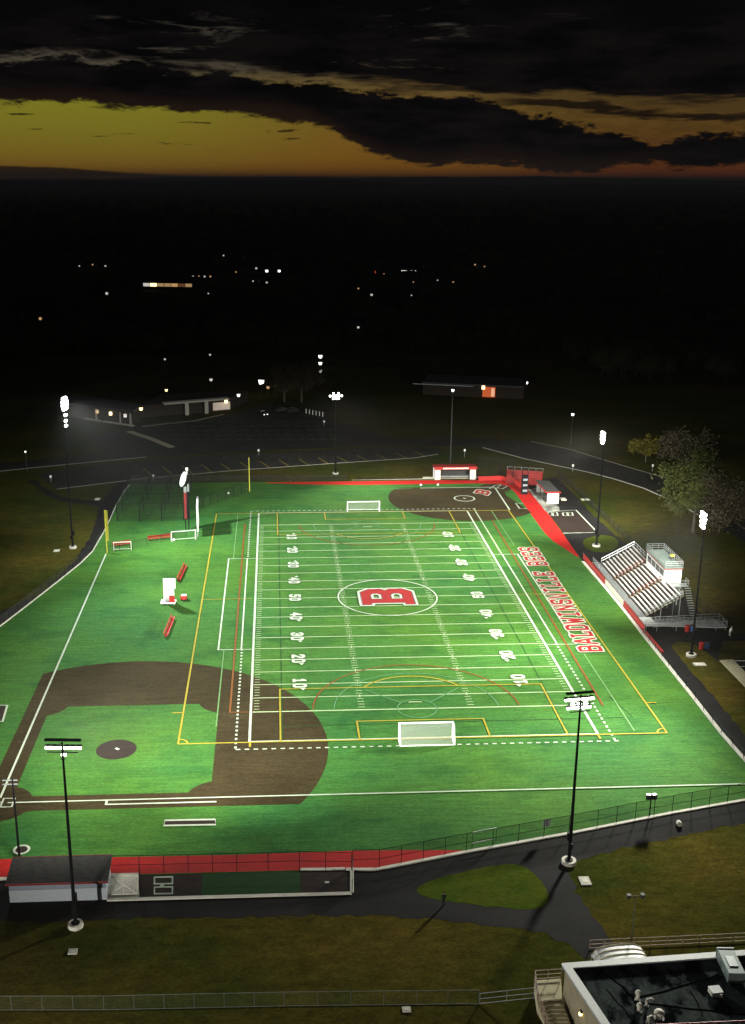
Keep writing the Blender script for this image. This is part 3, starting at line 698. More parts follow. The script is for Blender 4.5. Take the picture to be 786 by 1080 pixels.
# ------------------------------------------------------------------ FENCES
def fence(pts, h, label, link='link', post='black', rails=(1.0,), step=3.0, name='chain_link_fence', pr=.038, zs=None):
    base = pts[0]; t = thing(name, label, 'fence', (base[0], base[1], 0))
    P = [Vector((x-base[0], y-base[1], (zs[i] if zs else 0))) for i, (x, y) in enumerate(pts)]
    pm = MB().tube((0, 0, 0), (0, 0, h), pr, pr, 6); src = None
    rl = MB(); ms = MB(); first = True
    for a, b in zip(P, P[1:]):
        L = (b-a).length; n = max(1, round(L/step))
        for k in range(n+1):
            if k == 0 and not first: continue
            if src is None: src = pm.build('post', post, t); o = src
            else: o = bpy.data.objects.new('post', src.data); COL.objects.link(o); o.parent = t
            o.location = a+(b-a)*(k/n)
        first = False
        up = Vector((0, 0, h))
        for f in rails: rl.tube(a+up*f, b+up*f, pr*.8, pr*.8, 5)
        if link: ms.quad(a+Vector((0, 0, .03)), b+Vector((0, 0, .03)), b+up*.985, a+up*.985)
    rl.build('rail', post, t)
    if link: ms.build('chain_link', link, t)
    return t
fence(GL([(830, 835.2), (786, 843.4), (709, 857), (630, 872.7), (600, 878.6), (492, 898), (400, 915.4), (372, 916.2)]), 2.4, 'black chain link fence along the near kerb at the path fork', rails=(1, .5))
fence(GL([(371, 918.4), (316, 917.6), (250, 919.4), (147.5, 921.8), (114.5, 922.3)]), 2.4, 'black chain link fence between red surround and near bullpen', rails=(1, .5))
fence(GL([(371.6, 919.5), (371.6, 941.5)]), 1.8, 'short black fence closing the end of the near bullpen')
fence(GL([(147.5, 923.5), (147.5, 947)]), 2.2, 'short black fence between dugout slab and near bullpen', rails=(1, .5), step=1.5)
fence(GL([(-30, 684), (0, 660), (28, 638.5), (60, 613.5), (85, 593.5), (98, 580.5), (109, 561.5), (116, 547.4), (123, 531.4), (132, 516.4), (138, 510.2), (200, 508.4), (262, 507.4)]), 1.8, 'black chain link fence along the left walkway and far corner', step=3.5)
fence(GL([(264, 507.2), (300, 507.3), (367, 506.6)]), 1.6, 'black chain link fence behind the far red strip', rails=(1, .5), step=3)
fence(GL([(678, 669), (705, 703), (733, 738), (760.7, 773.5), (784, 800), (805, 823)]), 1.2, 'low black fence along the right kerb near the bleachers', step=3.5)
fence(GL([(588, 502), (606, 518), (625, 536), (652, 562), (676, 584), (700, 604), (724, 628), (760, 662)]), 1.8, 'long dark fence between side lawn and the path behind bleachers', step=3.2)
fence(GL([(112, 583.5), (140, 578.5), (170, 571.5), (197, 566)]), 1.6, 'portable black outfield fence between the two small goals', 'net_black', step=3)
fence(GL([(207, 538.5), (230, 529.5), (263, 518.5)]), 2.6, 'dark outfield fence from scoreboard to the yellow foul pole', 'net_black', step=3, pr=.06)
fence(GL([(-20, 1065.5), (110, 1065.3), (300, 1061.2), (440, 1059.6), (505, 1059)]), 1.6, 'grey chain link fence crossing the bottom lawn', 'link_grey', 'rail_dim', step=3, rails=(1, 0.02))
b0, b1 = G(506, 1059), G(563, 1052, 1.2)
fence([b0, b1], 1.2, 'sloping grey handrail rising to the stair landing', None, 'steel', rails=(1, .5, .05), step=2.6, name='handrail', zs=[0, 1.1])
fence(GL([(622, 1001), (652, 999.5), (720, 996.5), (790, 993)]), 1.05, 'pinkish timber rail fence behind the flat roof building', None, 'wood', rails=(1, .55, .12), step=1.6, name='rail_fence', pr=.06)
t = fence(GL([(762, 681.5), (800, 681)]), 1.0, 'low black rail by the side lot lawn', None, rails=(1, .5), step=2, name='handrail')

def banner_fence():
    P = GL([(613, 589.5), (622, 600), (636, 617), (655, 640), (668, 656), (677, 667)]); t = thing('banner_fence', 'low red padded fence running along the kerb before the bleachers', 'fence', P[0])
    for i, (p, q) in enumerate(zip(P, P[1:])):
        d = Vector((q[0]-p[0], q[1]-p[1])); c = ((p[0]+q[0])/2-P[0][0]+.45, (p[1]+q[1])/2-P[0][1], .62)
        MB().box(c, (d.length-.1, .08, 1.15), math_atan(d)).build('padding', 'cream' if i == 2 else 'redp', t)
    for p in P: MB().tube((p[0]-P[0][0]+.45, p[1]-P[0][1], 0), (p[0]-P[0][0]+.45, p[1]-P[0][1], 1.3), .05, .05, 6).build('post', 'steel', t)
def math_atan(d): return math.atan2(d.y, d.x)
banner_fence()
# ------------------------------------------------------------------ GOALS, BENCHES, FIELD THINGS
def goal(c, w, h, depth, face, label, r=.07, thick=.18, group=None, net='net_white'):
    t = thing('soccer_goal', label, 'goal', c, face, group)      # mouth on local -Y, net towards +Y
    fr = MB(); x = w/2
    fr.box((-x, 0, h/2), (r*2, r*2, h)).box((x, 0, h/2), (r*2, r*2, h)).box((0, 0, h+r*.5), (w+2*r, r*2, r*2)); fr.build('frame', 'whitep', t)
    bk = MB()
    for s in (-1, 1):
        bk.tube((s*x, 0, h), (s*x, depth*.45, h*.98), thick*.4, thick*.4, 6); bk.tube((s*x, depth*.45, h*.98), (s*x, depth, .06), thick*.45, thick*.45, 6)
        bk.tube((s*x, 0, .06), (s*x, depth, .06), thick*.4, thick*.4, 6)
    bk.tube((-x, depth, .07), (x, depth, .07), thick*.4, thick*.4, 6); bk.build('back_frame', 'whitep', t)
    n = MB(); d2 = depth*.45
    n.quad((-x, d2, h*.97), (x, d2, h*.97), (x, depth, .08), (-x, depth, .08)); n.quad((-x, .02, h*.99), (x, .02, h*.99), (x, d2, h*.97), (-x, d2, h*.97))
    for s in (-1, 1): n.add([(s*x, .02, .08), (s*x, depth, .08), (s*x, d2, h*.97), (s*x, .02, h*.99)], [(0, 1, 2, 3)])
    n.build('net', net, t); return t
goal((.05, -54.9), 7.5, 2.5, 1.9, PI, 'large white soccer goal on the near end line', .10, .30)
goal((.05, 55.2), 7.5, 2.5, 1.9, 0, 'large white soccer goal on the far end line', .10, .22)
gA = goal(G(129.5, 581), 3.6, 1.9, 1.1, rad(6), 'small white goal beside the left foul pole', .07, .12, net='link_grey')
gB = goal(G(194, 570.5), 5.2, 2.2, 1.3, rad(12), 'small white goal in front of the red scoreboard column', .07, .12, net='link_grey')
def bench(p, q, label, group='red benches on the left turf'):
    c = ((p[0]+q[0])/2, (p[1]+q[1])/2); L = math.hypot(q[0]-p[0], q[1]-p[1])
    t = thing('team_bench', label, 'bench', c, math.atan2(q[1]-p[1], q[0]-p[0]), group)
    MB().box((0, -.1, .45), (L, .50, .06)).build('seat', 'redp', t)
    MB().box((0, .30, .80), (L, .06, .42)).build('backrest', 'redp', t)
    for k in range(4):
        x = -L/2+.4+(L-.8)*k/3; MB().box((x, .05, .21), (.08, .6, .42)).box((x, .34, .5), (.06, .06, .6)).build('leg', 'maroon', t)
bench(G(188.5, 614), G(196, 598), 'red team bench farther up from the white equipment tower')
bench(G(175, 672.5), G(183, 653), 'red team bench nearest the camera, below the equipment tower')
bench(G(156, 570.5), G(182, 567.5), 'red team bench between the two small goals')
bench(G(119, 577), G(138, 574.5), 'red team bench inside the small goal by foul pole')
def foul_pole(base, h, label, wing):
    t = thing('foul_pole', label, 'foul pole', base)
    MB().tube((0, 0, 0), (0, 0, h), .13, .11, 8).build('pole', 'yellowp', t)
    if wing: MB().box((.30, 0, h*.64), (.55, .05, h*.70)).build('wing_screen', 'foul_mesh', t)
foul_pole(G(113, 583.5), 9.4, 'yellow foul pole with mesh wing at left field line', True)
foul_pole(G(263.3, 518.5), 8.8, 'thin yellow foul pole near the far kerb', False)
# white scoreboard panel seen edge on
def scoreboard():
    t = thing('scoreboard', 'tall thin white scoreboard panel casting a long shadow on turf', 'scoreboard', (-37.7, 41.8), rad(3))
    MB().box((0, 0, 4.1), (.35, 8.2, 5.6)).build('panel', 'whitep', t)
    for y in (-3.6, -1.2, 1.2, 3.6): MB().box((-.05, y, .65), (.22, .22, 1.3)).build('leg', 'steel', t)
    MB().box((.2, 0, 6.3), (.08, 7.6, .8)).build('header_board', 'greyp', t)
    MB().tube((0, -4.0, 7.0), (0, -4.0, 1.2), .12, .12, 6).build('edge_tube', 'steel', t)
    t = thing('sign_column', 'tall red sign column with white oval top behind the small goal', 'sign', (-40.2, 43.5))
    MB().box((-.35, 0, 1.3), (.2, .2, 2.6)).box((.35, 0, 1.3), (.2, .2, 2.6)).build('support', 'black', t)
    MB().box((-.22, 0, 5.6), (.56, .9, 6.0)).build('red_face', 'maroon', t)
    MB().box((.33, 0, 5.6), (.52, .9, 6.0)).build('black_face', 'black', t)
    MB().box((-.2, 0, 9.25), (.5, .6, 1.3), .3).box((.5, .1, 9.6), (.3, .5, 1.7), -.2).build('bracket', 'steel', t)
    o = MB(); n = 20
    for s in (0,):
        pts = [(-.55+1.0*math.cos(2*PI*k/n)*.62+.75*math.sin(2*PI*k/n)*.55, 2.0*math.sin(2*PI*k/n)*.82) for k in range(n)]
        vs = [(x, -.22, 11.6+z) for x, z in pts]+[(x, .22, 11.6+z) for x, z in pts]
        o.add(vs, [tuple(range(n)), tuple(range(2*n-1, n-1, -1))]+[(k, n+k, n+(k+1) % n, (k+1) % n) for k in range(n)])
    o.build('oval_sign', 'whitep', t)
    MB().tube((.35, 0, 12.6), (.35, 0, 13.8), .12, .12, 8).box((.35, 0, 13.9), (.5, .5, .5)).build('finial', 'whitep', t)
scoreboard()
def equipment_tower():
    t = thing('equipment_tower', 'tall white equipment tower with red box on left turf', 'equipment', G(178, 636), rad(-4))
    MB().box((.25, .1, 3.75), (2.2, .5, 1.9)).build('upper_panel', 'whitep', t)
    MB().box((.1, .1, 1.75), (1.9, .6, 2.0)).build('lower_panel', 'whitep', t)
    MB().box((0, -.2, .35), (2.7, 1.5, .30)).box((-1.1, -.4, .12), (.3, .6, .24)).box((1.1, -.4, .12), (.3, .6, .24)).build('base_frame', 'whitep', t)
    MB().box((.75, -.65, 1.05), (.95, .6, 1.1)).build('red_box', 'redp', t)
    MB().box((-.2, -.25, .85), (.8, .2, .3)).box((.2, -.22, 2.7), (.6, .12, .25)).build('dark_vent', 'greyp', t)
    c = thing('equipment_cart', 'small red cart with white top beside the equipment tower', 'cart', G(194, 632.5))
    MB().box((0, 0, .5), (1.1, .9, .7)).build('body', 'redp', c); MB().box((.05, 0, .92), (.9, .7, .12)).build('lid', 'whitep', c)
    for x in (-.4, .4): MB().tube((x, -.5, .16), (x, .5, .16), .16, .16, 10).build('wheel', 'rubber', c)
equipment_tower()
def batting_cage():
    x0, x1, y0, y1, h = -56.5, -41.5, 50, 76, 4.2
    t = thing('batting_cage', 'black netted batting cage in the far left corner', 'batting cage', (x0, y0))
    w, d = x1-x0, y1-y0
    for i in range(4):
        for j in range(4):
            MB().tube((w*i/3, d*j/3, 0), (w*i/3, d*j/3, h), .10, .10, 6).build('post', 'black', t)
    f = MB()
    for i in range(4): f.tube((w*i/3, 0, h), (w*i/3, d, h), .07, .07, 5)
    for j in range(4): f.tube((0, d*j/3, h), (w, d*j/3, h), .07, .07, 5)
    f.build('top_frame', 'black', t)
    n = MB()
    for i in range(4): n.quad((w*i/3, 0, .02), (w*i/3, d, .02), (w*i/3, d, h-.1), (w*i/3, 0, h-.1))
    for y in (0, d): n.quad((0, y, .02), (w, y, .02), (w, y, h-.1), (0, y, h-.1))
    n.quad((0, 0, h-.09), (w, 0, h-.09), (w, d, h-.09), (0, d, h-.09))
    n.build('netting', 'net_black', t)
batting_cage()
def fbox(name, label, cat, c, size, mat, rz=0, lid=None):
    t = thing(name, label, cat, c, rz)
    MB().box((0, 0, size[2]/2), size).build('slab', mat, t); MB().box((0, 0, size[2]+.012), (size[0]*.6, size[1]*.5, .02)).build('cover_plate', lid or 'kerb', t)
for px, s, lb in (((617, 929.5), (1.15, 1.5, .12), 'pale handhole slab on lawn beside the path fork pole'), ((77, 1004), (.9, .8, .12), 'pale handhole slab below the pole by the near dugout'),
                  ((738, 701), (1.9, 1.2, .12), 'pale handhole slab beside the pole near the bleacher ramp'), ((60, 581), (1.2, 1.4, .12), 'pale handhole slab left of the tallest pole'),
                  ((103, 526.5), (1.2, 1.6, .12), 'pale handhole slab by the left walkway junction'), ((617.5, 527), (2.0, 1.4, .12), 'pale handhole slab on the verge by far bullpen'),
                  ((594, 527), (1.3, 1.6, .3), 'pale round footing slab behind the far side dugout'), ((429, 1065), (.8, .7, .1), 'small pale handhole slab under the bottom fence')):
    fbox('handhole_slab', lb, 'utility cover', G(*px), s, 'concrete', 0)
for px, lb in (((716, 861.5), 'white rolled paper scrap on the near path'), ((731, 862.5), 'flat pale wrapper lying on the near path'), ):
    pass
t = thing('gear_bag', 'pale round gear bag left on the near path', 'bag', G(716, 870.5)); 
MB().tube((0, -.3, .3), (0, .3, .3), .32, .28, 12).build('bag_body', 'cream', t); MB().box((0, 0, .62), (.08, .4, .06)).build('strap', 'dark', t)
t = thing('field_sign', 'white notice sign hung on the near fence', 'sign', G(576, 881.5), rad(12)); MB().box((0, 0, 1.75), (.95, .05, .95)).build('board', 'whitep', t); MB().box((0, -.06, 1.75), (.07, .05, .9)).build('bracket', 'steel', t)
for a, b, z, lb in ((G(498, 893), G(523, 888), 1.9, 'upper pale banner tube tied on near fence'), (G(498, 896.5), G(520, 892), .9, 'lower pale banner tube tied on near fence')):
    t = thing('banner_tube', lb, 'tube', (a[0], a[1], 0)); v = Vector((b[0]-a[0], b[1]-a[1], 0))
    MB().tube((0, 0, z), (v.x, v.y, z), .06, .06, 6).build('tube_body', 'whitep', t); MB().tube((0, 0, 0), (0, 0, z), .03, .03, 5).tube((v.x, v.y, 0), (v.x, v.y, z), .03, .03, 5).build('stake', 'dark', t)
for px, lb in (((183.5, 571), 'white ball on turf at the foot of the small goal'), ((241, 521.5), 'white ball on turf behind the dark outfield fence'), ((462, 512.5), 'white ball on grass before the far dugout'), ((444, 512.8), 'second white ball on grass left of far dugout')):
    c = G(*px); bm = MB(); 
    for k in range(6):
        a0, a1 = -PI/2+PI*k/6, -PI/2+PI*(k+1)/6
        bm.tube((0, 0, .3+.3*math.sin(a0)), (0, 0, .3+.3*math.sin(a1)), max(.02, .3*math.cos(a0)), max(.02, .3*math.cos(a1)), 10)
    o = bm.build('ball', 'whitep'); o.location = (c[0], c[1], .05); tag(o, lb, 'ball')
def bin_pair(px, labels):
    for (dx, dy), m, lb in zip(((-.45, 0), (.5, .1)), ('redp', 'bluep'), labels):
        c = G(*px); t = thing('litter_barrel', lb, 'litter bin', (c[0]+dx, c[1]+dy))
        MB().tube((0, 0, 0), (0, 0, 1.05), .38, .42, 14).build('barrel', m, t); MB().tube((0, 0, 1.05), (0, 0, 1.14), .45, .42, 14).build('rim', 'dark' if m == 'bluep' else 'redp', t)
bin_pair((727.5, 666), ('red litter barrel before the ramp, touching the pole line', 'blue litter barrel before the ramp beside the pole'))
bin_pair((742.5, 684.5), ('red litter barrel at the corner of the grass island', 'blue litter barrel at the corner of the grass island'))
t = thing('ticket_sandwich_board', 'long low red padded rail beside the path corner', 'rail', G(690, 679)); e = G(699, 690); s0 = G(681, 668.5)
v0 = Vector((s0[0]-t.location.x, s0[1]-t.location.y, .35)); v1 = Vector((e[0]-t.location.x, e[1]-t.location.y, .35))
t.name = 'padded_rail'; MB().tube(v0, v1, .22, .22, 8).build('pad', 'redp', t)
for f in (.05, .5, .95): p = v0.lerp(v1, f); MB().tube((p.x, p.y, 0), (p.x, p.y, .3), .06, .06, 6).build('post', 'dark', t)

# ------------------------------------------------------------------ BLEACHERS AND PRESS BOX
def bleachers():
    W = 27.4; t = thing('bleachers', 'aluminium bleachers with white seat planks beside the right kerb', 'bleachers', (43.0, -14.2))
    secs = [(0.2, 8.3), (9.6, 17.8), (19.1, 27.2)]
    n = 10
    for i in range(n):
        x = 1.7+i*.64; z = 1.55+i*.37
        for a, b in secs: MB().box((x, (a+b)/2, z), (.30, b-a, .06)).build('seat', 'alu', t)
        MB().box((x+.02, W/2, z-.30), (.40, W, .05)).build('footboard', 'tanwall', t)
        MB().box((x-.20, W/2, z-.36), (.03, W, .34)).build('riser', 'plank_brown', t)
    MB().box((.75, W/2+.4, 1.05), (1.4, W+2.4, .08)).build('front_walkway', 'steel', t)
    MB().box((.02, W/2+.4, .55), (.06, W+2.2, .95)).build('front_skirt', 'redp', t)
    MB().box((-.02, W/2+2, .62), (.03, W*.55, .55)).build('skirt_banner', 'cream', t)
    def rail(pts, h=1.05, nm='guard_rail', mt='steel', step=1.9, r=.035):
        m = MB()
        for a, b in zip(pts, pts[1:]):
            a, b = Vector(a), Vector(b); k = max(1, round((b-a).length/step))
            for j in range(k+1): p = a.lerp(b, j/k); m.tube(p, p+Vector((0, 0, h)), r, r, 5)
            for f in (1, .5): m.tube(a+Vector((0, 0, h*f)), b+Vector((0, 0, h*f)), r*1.1, r*1.1, 5)
        m.build(nm, mt, t)
    rail([(.1, -.8, 1.08), (.1, W+1.4, 1.08)])
    rail([(1.4, -.05, 1.3), (1.7+9*.64+.3, -.05, 4.75)], nm='side_rail', r=.05); rail([(1.4, W+.1, 1.3), (1.7+9*.64+.3, W+.1, 4.75)], nm='side_rail', r=.05)
    rail([(1.7+9*.64+.35, -.05, 4.7), (1.7+9*.64+.35, 7.6, 4.7)], nm='back_rail'); rail([(1.7+9*.64+.35, 18, 4.7), (1.7+9*.64+.35, W+.1, 4.7)], nm='back_rail')
    m = MB()
    for y in (8.95, 18.45):
        m.tube((1.9, y, 2.3), (7.2, y, 5.5), .04, .04, 6)
        for i in range(0, 10, 2): x = 1.9+i*.6; m.tube((x, y, 1.35+i*.37), (x, y, 2.3+i*.36), .03, .03, 5)
    m.build('aisle_rail', 'maroon', t)
    m = MB()
    for i in range(10):
        x = 1.7+i*.64
        for y in (8.95, 18.45): m.box((x-.32, y, 1.32+i*.37), (.30, 1.1, .06))
    m.build('aisle_steps', 'plank_brown', t)
    for y in [0.3+k*(W-.6)/9 for k in range(10)]:
        m = MB()
        m.tube((1.2, y, .9), (7.6, y, 4.5), .07, .07, 5)
        for x, zt in ((1.3, .95), (4.2, 2.55), (7.5, 4.4)): m.tube((x, y, 0), (x, y, zt), .06, .06, 5)
        m.build('support_frame', 'steel', t)
    # ramp
    r = thing('access_ramp', 'grey metal switchback ramp at the near end of bleachers', 'ramp', (43.0, -14.6))
    MB().prism([(0, -3.9), (2.2, -3.9), (2.2, 0), (0, 0)], 1.0, 1.1).build('landing', 'alu', r)
    a = MB(); a.add([(2.2, -3.9, 1.1), (12.6, -3.9, .55), (12.6, -2.3, .55), (2.2, -2.3, 1.1), (2.2, -3.9, 1.0), (12.6, -3.9, .45), (12.6, -2.3, .45), (2.2, -2.3, 1.0)], [(0, 1, 2, 3), (7, 6, 5, 4), (0, 4, 5, 1), (1, 5, 6, 2), (2, 6, 7, 3), (3, 7, 4, 0)])
    a.build('lower_run', 'alu', r)
    a = MB(); a.add([(2.2, -1.9, .10), (12.6, -1.9, .55), (12.6, -.3, .55), (2.2, -.3, .10), (2.2, -1.9, .02), (12.6, -1.9, .45), (12.6, -.3, .45), (2.2, -.3, .02)], [(0, 1, 2, 3), (7, 6, 5, 4), (0, 4, 5, 1), (1, 5, 6, 2), (2, 6, 7, 3), (3, 7, 4, 0)])
    a.build('upper_run', 'alu', r)
    MB().prism([(12.6, -3.9), (14.4, -3.9), (14.4, -.3), (12.6, -.3)], .45, .55).build('turn_landing', 'alu', r)
    m = MB()
    def rr(a, b, mm=m):
        a, b = Vector(a), Vector(b); k = max(1, round((b-a).length/1.6))
        for j in range(k+1): p = a.lerp(b, j/k); mm.tube(p, p+Vector((0, 0, 1.05)), .04, .04, 5)
        for f in (1, .55, .12): mm.tube(a+Vector((0, 0, 1.05*f)), b+Vector((0, 0, 1.05*f)), .045, .045, 5)
    for y, z0, z1 in ((-3.9, 1.1, .55), (-2.3, 1.1, .55), (-1.9, .1, .55), (-.3, .1, .55)): rr((2.2, y, z0), (12.6, y, z1))
    rr((0, -3.9, 1.1), (2.2, -3.9, 1.1)); rr((12.6, -3.9, .55), (14.4, -3.9, .55)); rr((14.4, -3.9, .55), (14.4, -.3, .55)); rr((14.4, -.3, .55), (12.6, -.3, .55))
    m.build('guard_rail', 'steel', r)
    for x in (.2, 2.1, 5.5, 9, 12.5, 14.2):
        for y in (-3.8, -2.4): MB().tube((x, y, 0), (x, y, max(.5, 1.0-x*.04)), .06, .06, 5).build('leg', 'steel', r)
bleachers()
def press_box():
    x0, x1, y0, y1, z0, z1 = 50.0, 53.1, -6.7, 3.4, 4.5, 7.3
    t = thing('press_box', 'white press box with railed roof behind top bleacher row', 'press box', (x0, y0)); w, d = x1-x0, y1-y0
    MB().box((w/2, d/2, (z0+z1)/2), (w, d, z1-z0)).build('wall', 'whitep', t)
    for k in range(4): 
        y = 1.3+k*2.3
        f = MB().box((-.03, y+.25, 6.05), (.06, 1.9, 1.15)).build('window', 'glass', t); MB().box((-.05, y+.25, 5.42), (.14, 2.0, .08)).build('sill', 'whitep', f)
    MB().box((w/2, d/2, z1+.06), (w+.3, d+.3, .12)).build('roof_deck', 'duct', t)
    MB().box((w/2, -.17, z1-.12), (w+.3, .06, .16)).box((-.17, d/2, z1-.12), (.06, d+.3, .16)).build('red_trim', 'maroon', t)
    MB().box((w*.5, -.04, 5.7), (.04, .05, 2.0)).build('panel_seam', 'greyp', t)
    MB().box((w/2+.2, -1.0, z0-.1), (w+1.2, 1.7, .10)).build('stair_platform', 'steel', t)
    m = MB()
    for a, b in (((-.1, -.1), (w+.1, -.1)), ((w+.1, -.1), (w+.1, d+.1)), ((w+.1, d+.1), (-.1, d+.1)), ((-.1, d+.1), (-.1, -.1))):
        L = math.hypot(b[0]-a[0], b[1]-a[1]); k = max(1, round(L/1.2))
        for j in range(k): x, y = a[0]+(b[0]-a[0])*j/k, a[1]+(b[1]-a[1])*j/k; m.tube((x, y, z1+.12), (x, y, z1+1.3), .03, .03, 5)
        for f in (.45, .85, 1.2): m.tube((*a, z1+.1+f), (*b, z1+.1+f), .035, .035, 5)
    m.build('roof_rail', 'steel', t)
    m = MB(); m.quad((-.1, -.1, z1+.15), (-.1, d+.1, z1+.15), (-.1, d+.1, z1+1.25), (-.1, -.1, z1+1.25)); m.build('rail_infill', 'link_grey', t)
    m = MB()
    for a, b in (((-.4, -1.8), (w+.8, -1.8)), ((w+.8, -1.8), (w+.8, -.2))): 
        m.tube((*a, z0+1), (*b, z0+1), .04, .04, 5); m.tube((*a, z0+.5), (*b, z0+.5), .04, .04, 5)
        m.tube((*a, z0), (*a, z0+1), .04, .04, 5); m.tube((*b, z0), (*b, z0+1), .04, .04, 5)
    m.build('platform_rail', 'steel', t)
    for x in (.3, w-.3):
        for y in (.4, d/2, d-.4): MB().tube((x, y, 0), (x, y, z0), .12, .12, 6).build('leg', 'steel', t)
    m = MB()
    for k in range(12): m.box((w+.5-.0*k, -2.2-k*.32, z0-.3-k*.35), (1.1, .3, .05))
    m.build('stairs', 'steel', t)
    e = thing('filming_stand', 'small yellow topped filming stand on the press box roof', 'stand', (x0+2.4, y0+3.5, z1+.12))
    for a in range(3): MB().tube((0, 0, 1.0), (.45*math.cos(a*2.1), .45*math.sin(a*2.1), 0), .03, .03, 5).build('leg', 'dark', e)
    MB().box((0, 0, 1.1), (.6, .5, .35)).build('camera_box', 'yellowp', e)
press_box()

# ------------------------------------------------------------------ DUGOUTS AND STANDS
def near_dugout():
    t = thing('dugout', 'near dugout with charcoal roof and pale grey back wall', 'dugout', (-49.55, -89.0)); w = 10.4
    MB().box((w/2, .1, .75), (w, .2, 1.5)).build('back_wall', 'greyp', t)
    MB().box((w/2, .13, 1.95), (w-.02, .2, .88)).build('wall_band', 'band', t)
    for x in (.1, w-.1): MB().add([(x-.1, .22, 0), (x+.1, .22, 0), (x+.1, 3.1, 0), (x-.1, 3.1, 0), (x-.1, .22, 2.3), (x+.1, .22, 2.3), (x+.1, 3.1, 2.95), (x-.1, 3.1, 2.95)], [(0, 3, 2, 1), (4, 5, 6, 7), (0, 1, 5, 4), (1, 2, 6, 5), (2, 3, 7, 6), (3, 0, 4, 7)]).build('side_wall', 'greyp', t)
    a, b = (-.25, -.32, 2.40), (w+.25, 3.45, 3.15)
    vs = [(a[0], a[1], a[2]), (b[0], a[1], a[2]), (b[0], b[1], b[2]), (a[0], b[1], b[2])]
    MB().add(vs+[(x, y, z+.14) for x, y, z in vs], [(3, 2, 1, 0), (4, 5, 6, 7), (0, 1, 5, 4), (1, 2, 6, 5), (2, 3, 7, 6), (3, 0, 4, 7)]).build('roof', 'shingle', t)
    MB().box((w/2, a[1]-.03, 2.44), (w+.5, .05, .24)).build('eave_trim', 'maroon', t)
    MB().box((w/2, b[1]+.03, 3.2), (w+.5, .05, .26)).build('front_trim', 'maroon', t)
    MB().box((w/2, .6, .5), (w-.6, .45, .06)).build('bench', 'alu', t)
    for x in (2.6, 5.2, 7.8): MB().box((x, 3.05, 1.5), (.14, .14, 3.0)).build('post', 'black', t)
    b = thing('batting_screen', 'folded pale batting screen on the slab beside near dugout', 'screen', G(130, 944))
    m = MB()
    for p, q in (((-1.5, 0), (1.5, 0)), ((-1.5, 2.2), (1.5, 2.2)), ((-1.5, 0), (-1.5, 2.2)), ((1.5, 0), (1.5, 2.2)), ((-1.5, 0), (1.5, 2.2)), ((-1.5, 2.2), (1.5, 0)), ((0, 0), (0, 2.2))):
        m.tube((p[0], p[1]*.8, p[1]*.5+.1), (q[0], q[1]*.8, q[1]*.5+.1), .05, .05, 5)
    m.build('frame', 'cream', b); m = MB(); m.quad((-1.5, 0, .1), (1.5, 0, .1), (1.5, 1.76, 1.2), (-1.5, 1.76, 1.2)); m.build('net', 'net_white', b)
near_dugout()
def far_dugout():
    p, q = G(458.5, 506), G(501.5, 505); w = q[0]-p[0]
    t = thing('dugout', 'far dugout with red fascia and two pale pillars', 'dugout', (p[0], p[1]))
    MB().box((w/2, 2.9, 1.5), (w, .2, 3.0)).build('back_wall', 'dark', t)
    for x in (.75, w-.75): MB().box((x, .5, 1.4), (1.5, 1.0, 2.8)).build('pillar', 'cream', t)
    for x in (.1, w-.1): MB().box((x, 1.6, 1.5), (.2, 3.0, 3.0)).build('side_wall', 'whitep', t)
    MB().box((w/2, 1.4, 3.2), (w+.5, 3.6, .18)).build('roof', 'maroon', t)
    MB().box((w/2, -.45, 3.15), (w+.5, .12, .75)).build('fascia', 'redp', t)
    MB().box((w/2, -.53, 3.12), (w*.62, .03, .36)).build('fascia_panel', 'cream', t)
    MB().box((w/2, 1.4, .5), (w-3.2, .5, .08)).build('bench', 'alu', t)
    MB().tube((1.6, .2, 1.1), (w-1.6, .2, 1.1), .05, .05, 6).build('front_rail', 'steel', t)
    a, b, c = G(577, 531.5), G(588, 530.5), G(567, 520.5)
    L = math.hypot(c[0]-a[0], c[1]-a[1])+1; D = max(2.6, math.hypot(b[0]-a[0], b[1]-a[1]))
    rz = math.atan2(c[1]-a[1], c[0]-a[0])-PI/2
    t = thing('dugout', 'white walled dugout beside the red surround, grey roof', 'dugout', a, rz)       # local y along its length, open on local -x
    MB().box((D/2, .1, 1.4), (D, .2, 2.8)).build('end_wall', 'whitep', t); MB().box((D/2, L-.1, 1.4), (D, .2, 2.8)).build('end_wall', 'whitep', t)
    MB().box((D-.1, L/2, 1.4), (.2, L-.4, 2.8)).build('back_wall', 'whitep', t)
    vs = [(-.5, -.3, 3.05), (D+.3, -.3, 2.75), (D+.3, L+.3, 2.75), (-.5, L+.3, 3.05)]
    MB().add(vs+[(x, y, z+.14) for x, y, z in vs], [(3, 2, 1, 0), (4, 5, 6, 7), (0, 1, 5, 4), (1, 2, 6, 5), (2, 3, 7, 6), (3, 0, 4, 7)]).build('roof', 'shingle', t)
    MB().box((-.53, L/2, 3.06), (.05, L+.6, .34)).build('front_trim', 'redp', t); MB().box((D/2-.1, -.33, 2.92), (D+.8, .05, .34)).build('end_trim', 'redp', t)
    MB().box((D-.6, L/2, .5), (.45, L-.8, .06)).build('bench', 'alu', t)
    for y in (L*.33, L*.66): MB().box((.05, y, 1.45), (.14, .14, 2.9)).build('post', 'dark', t)
far_dugout()
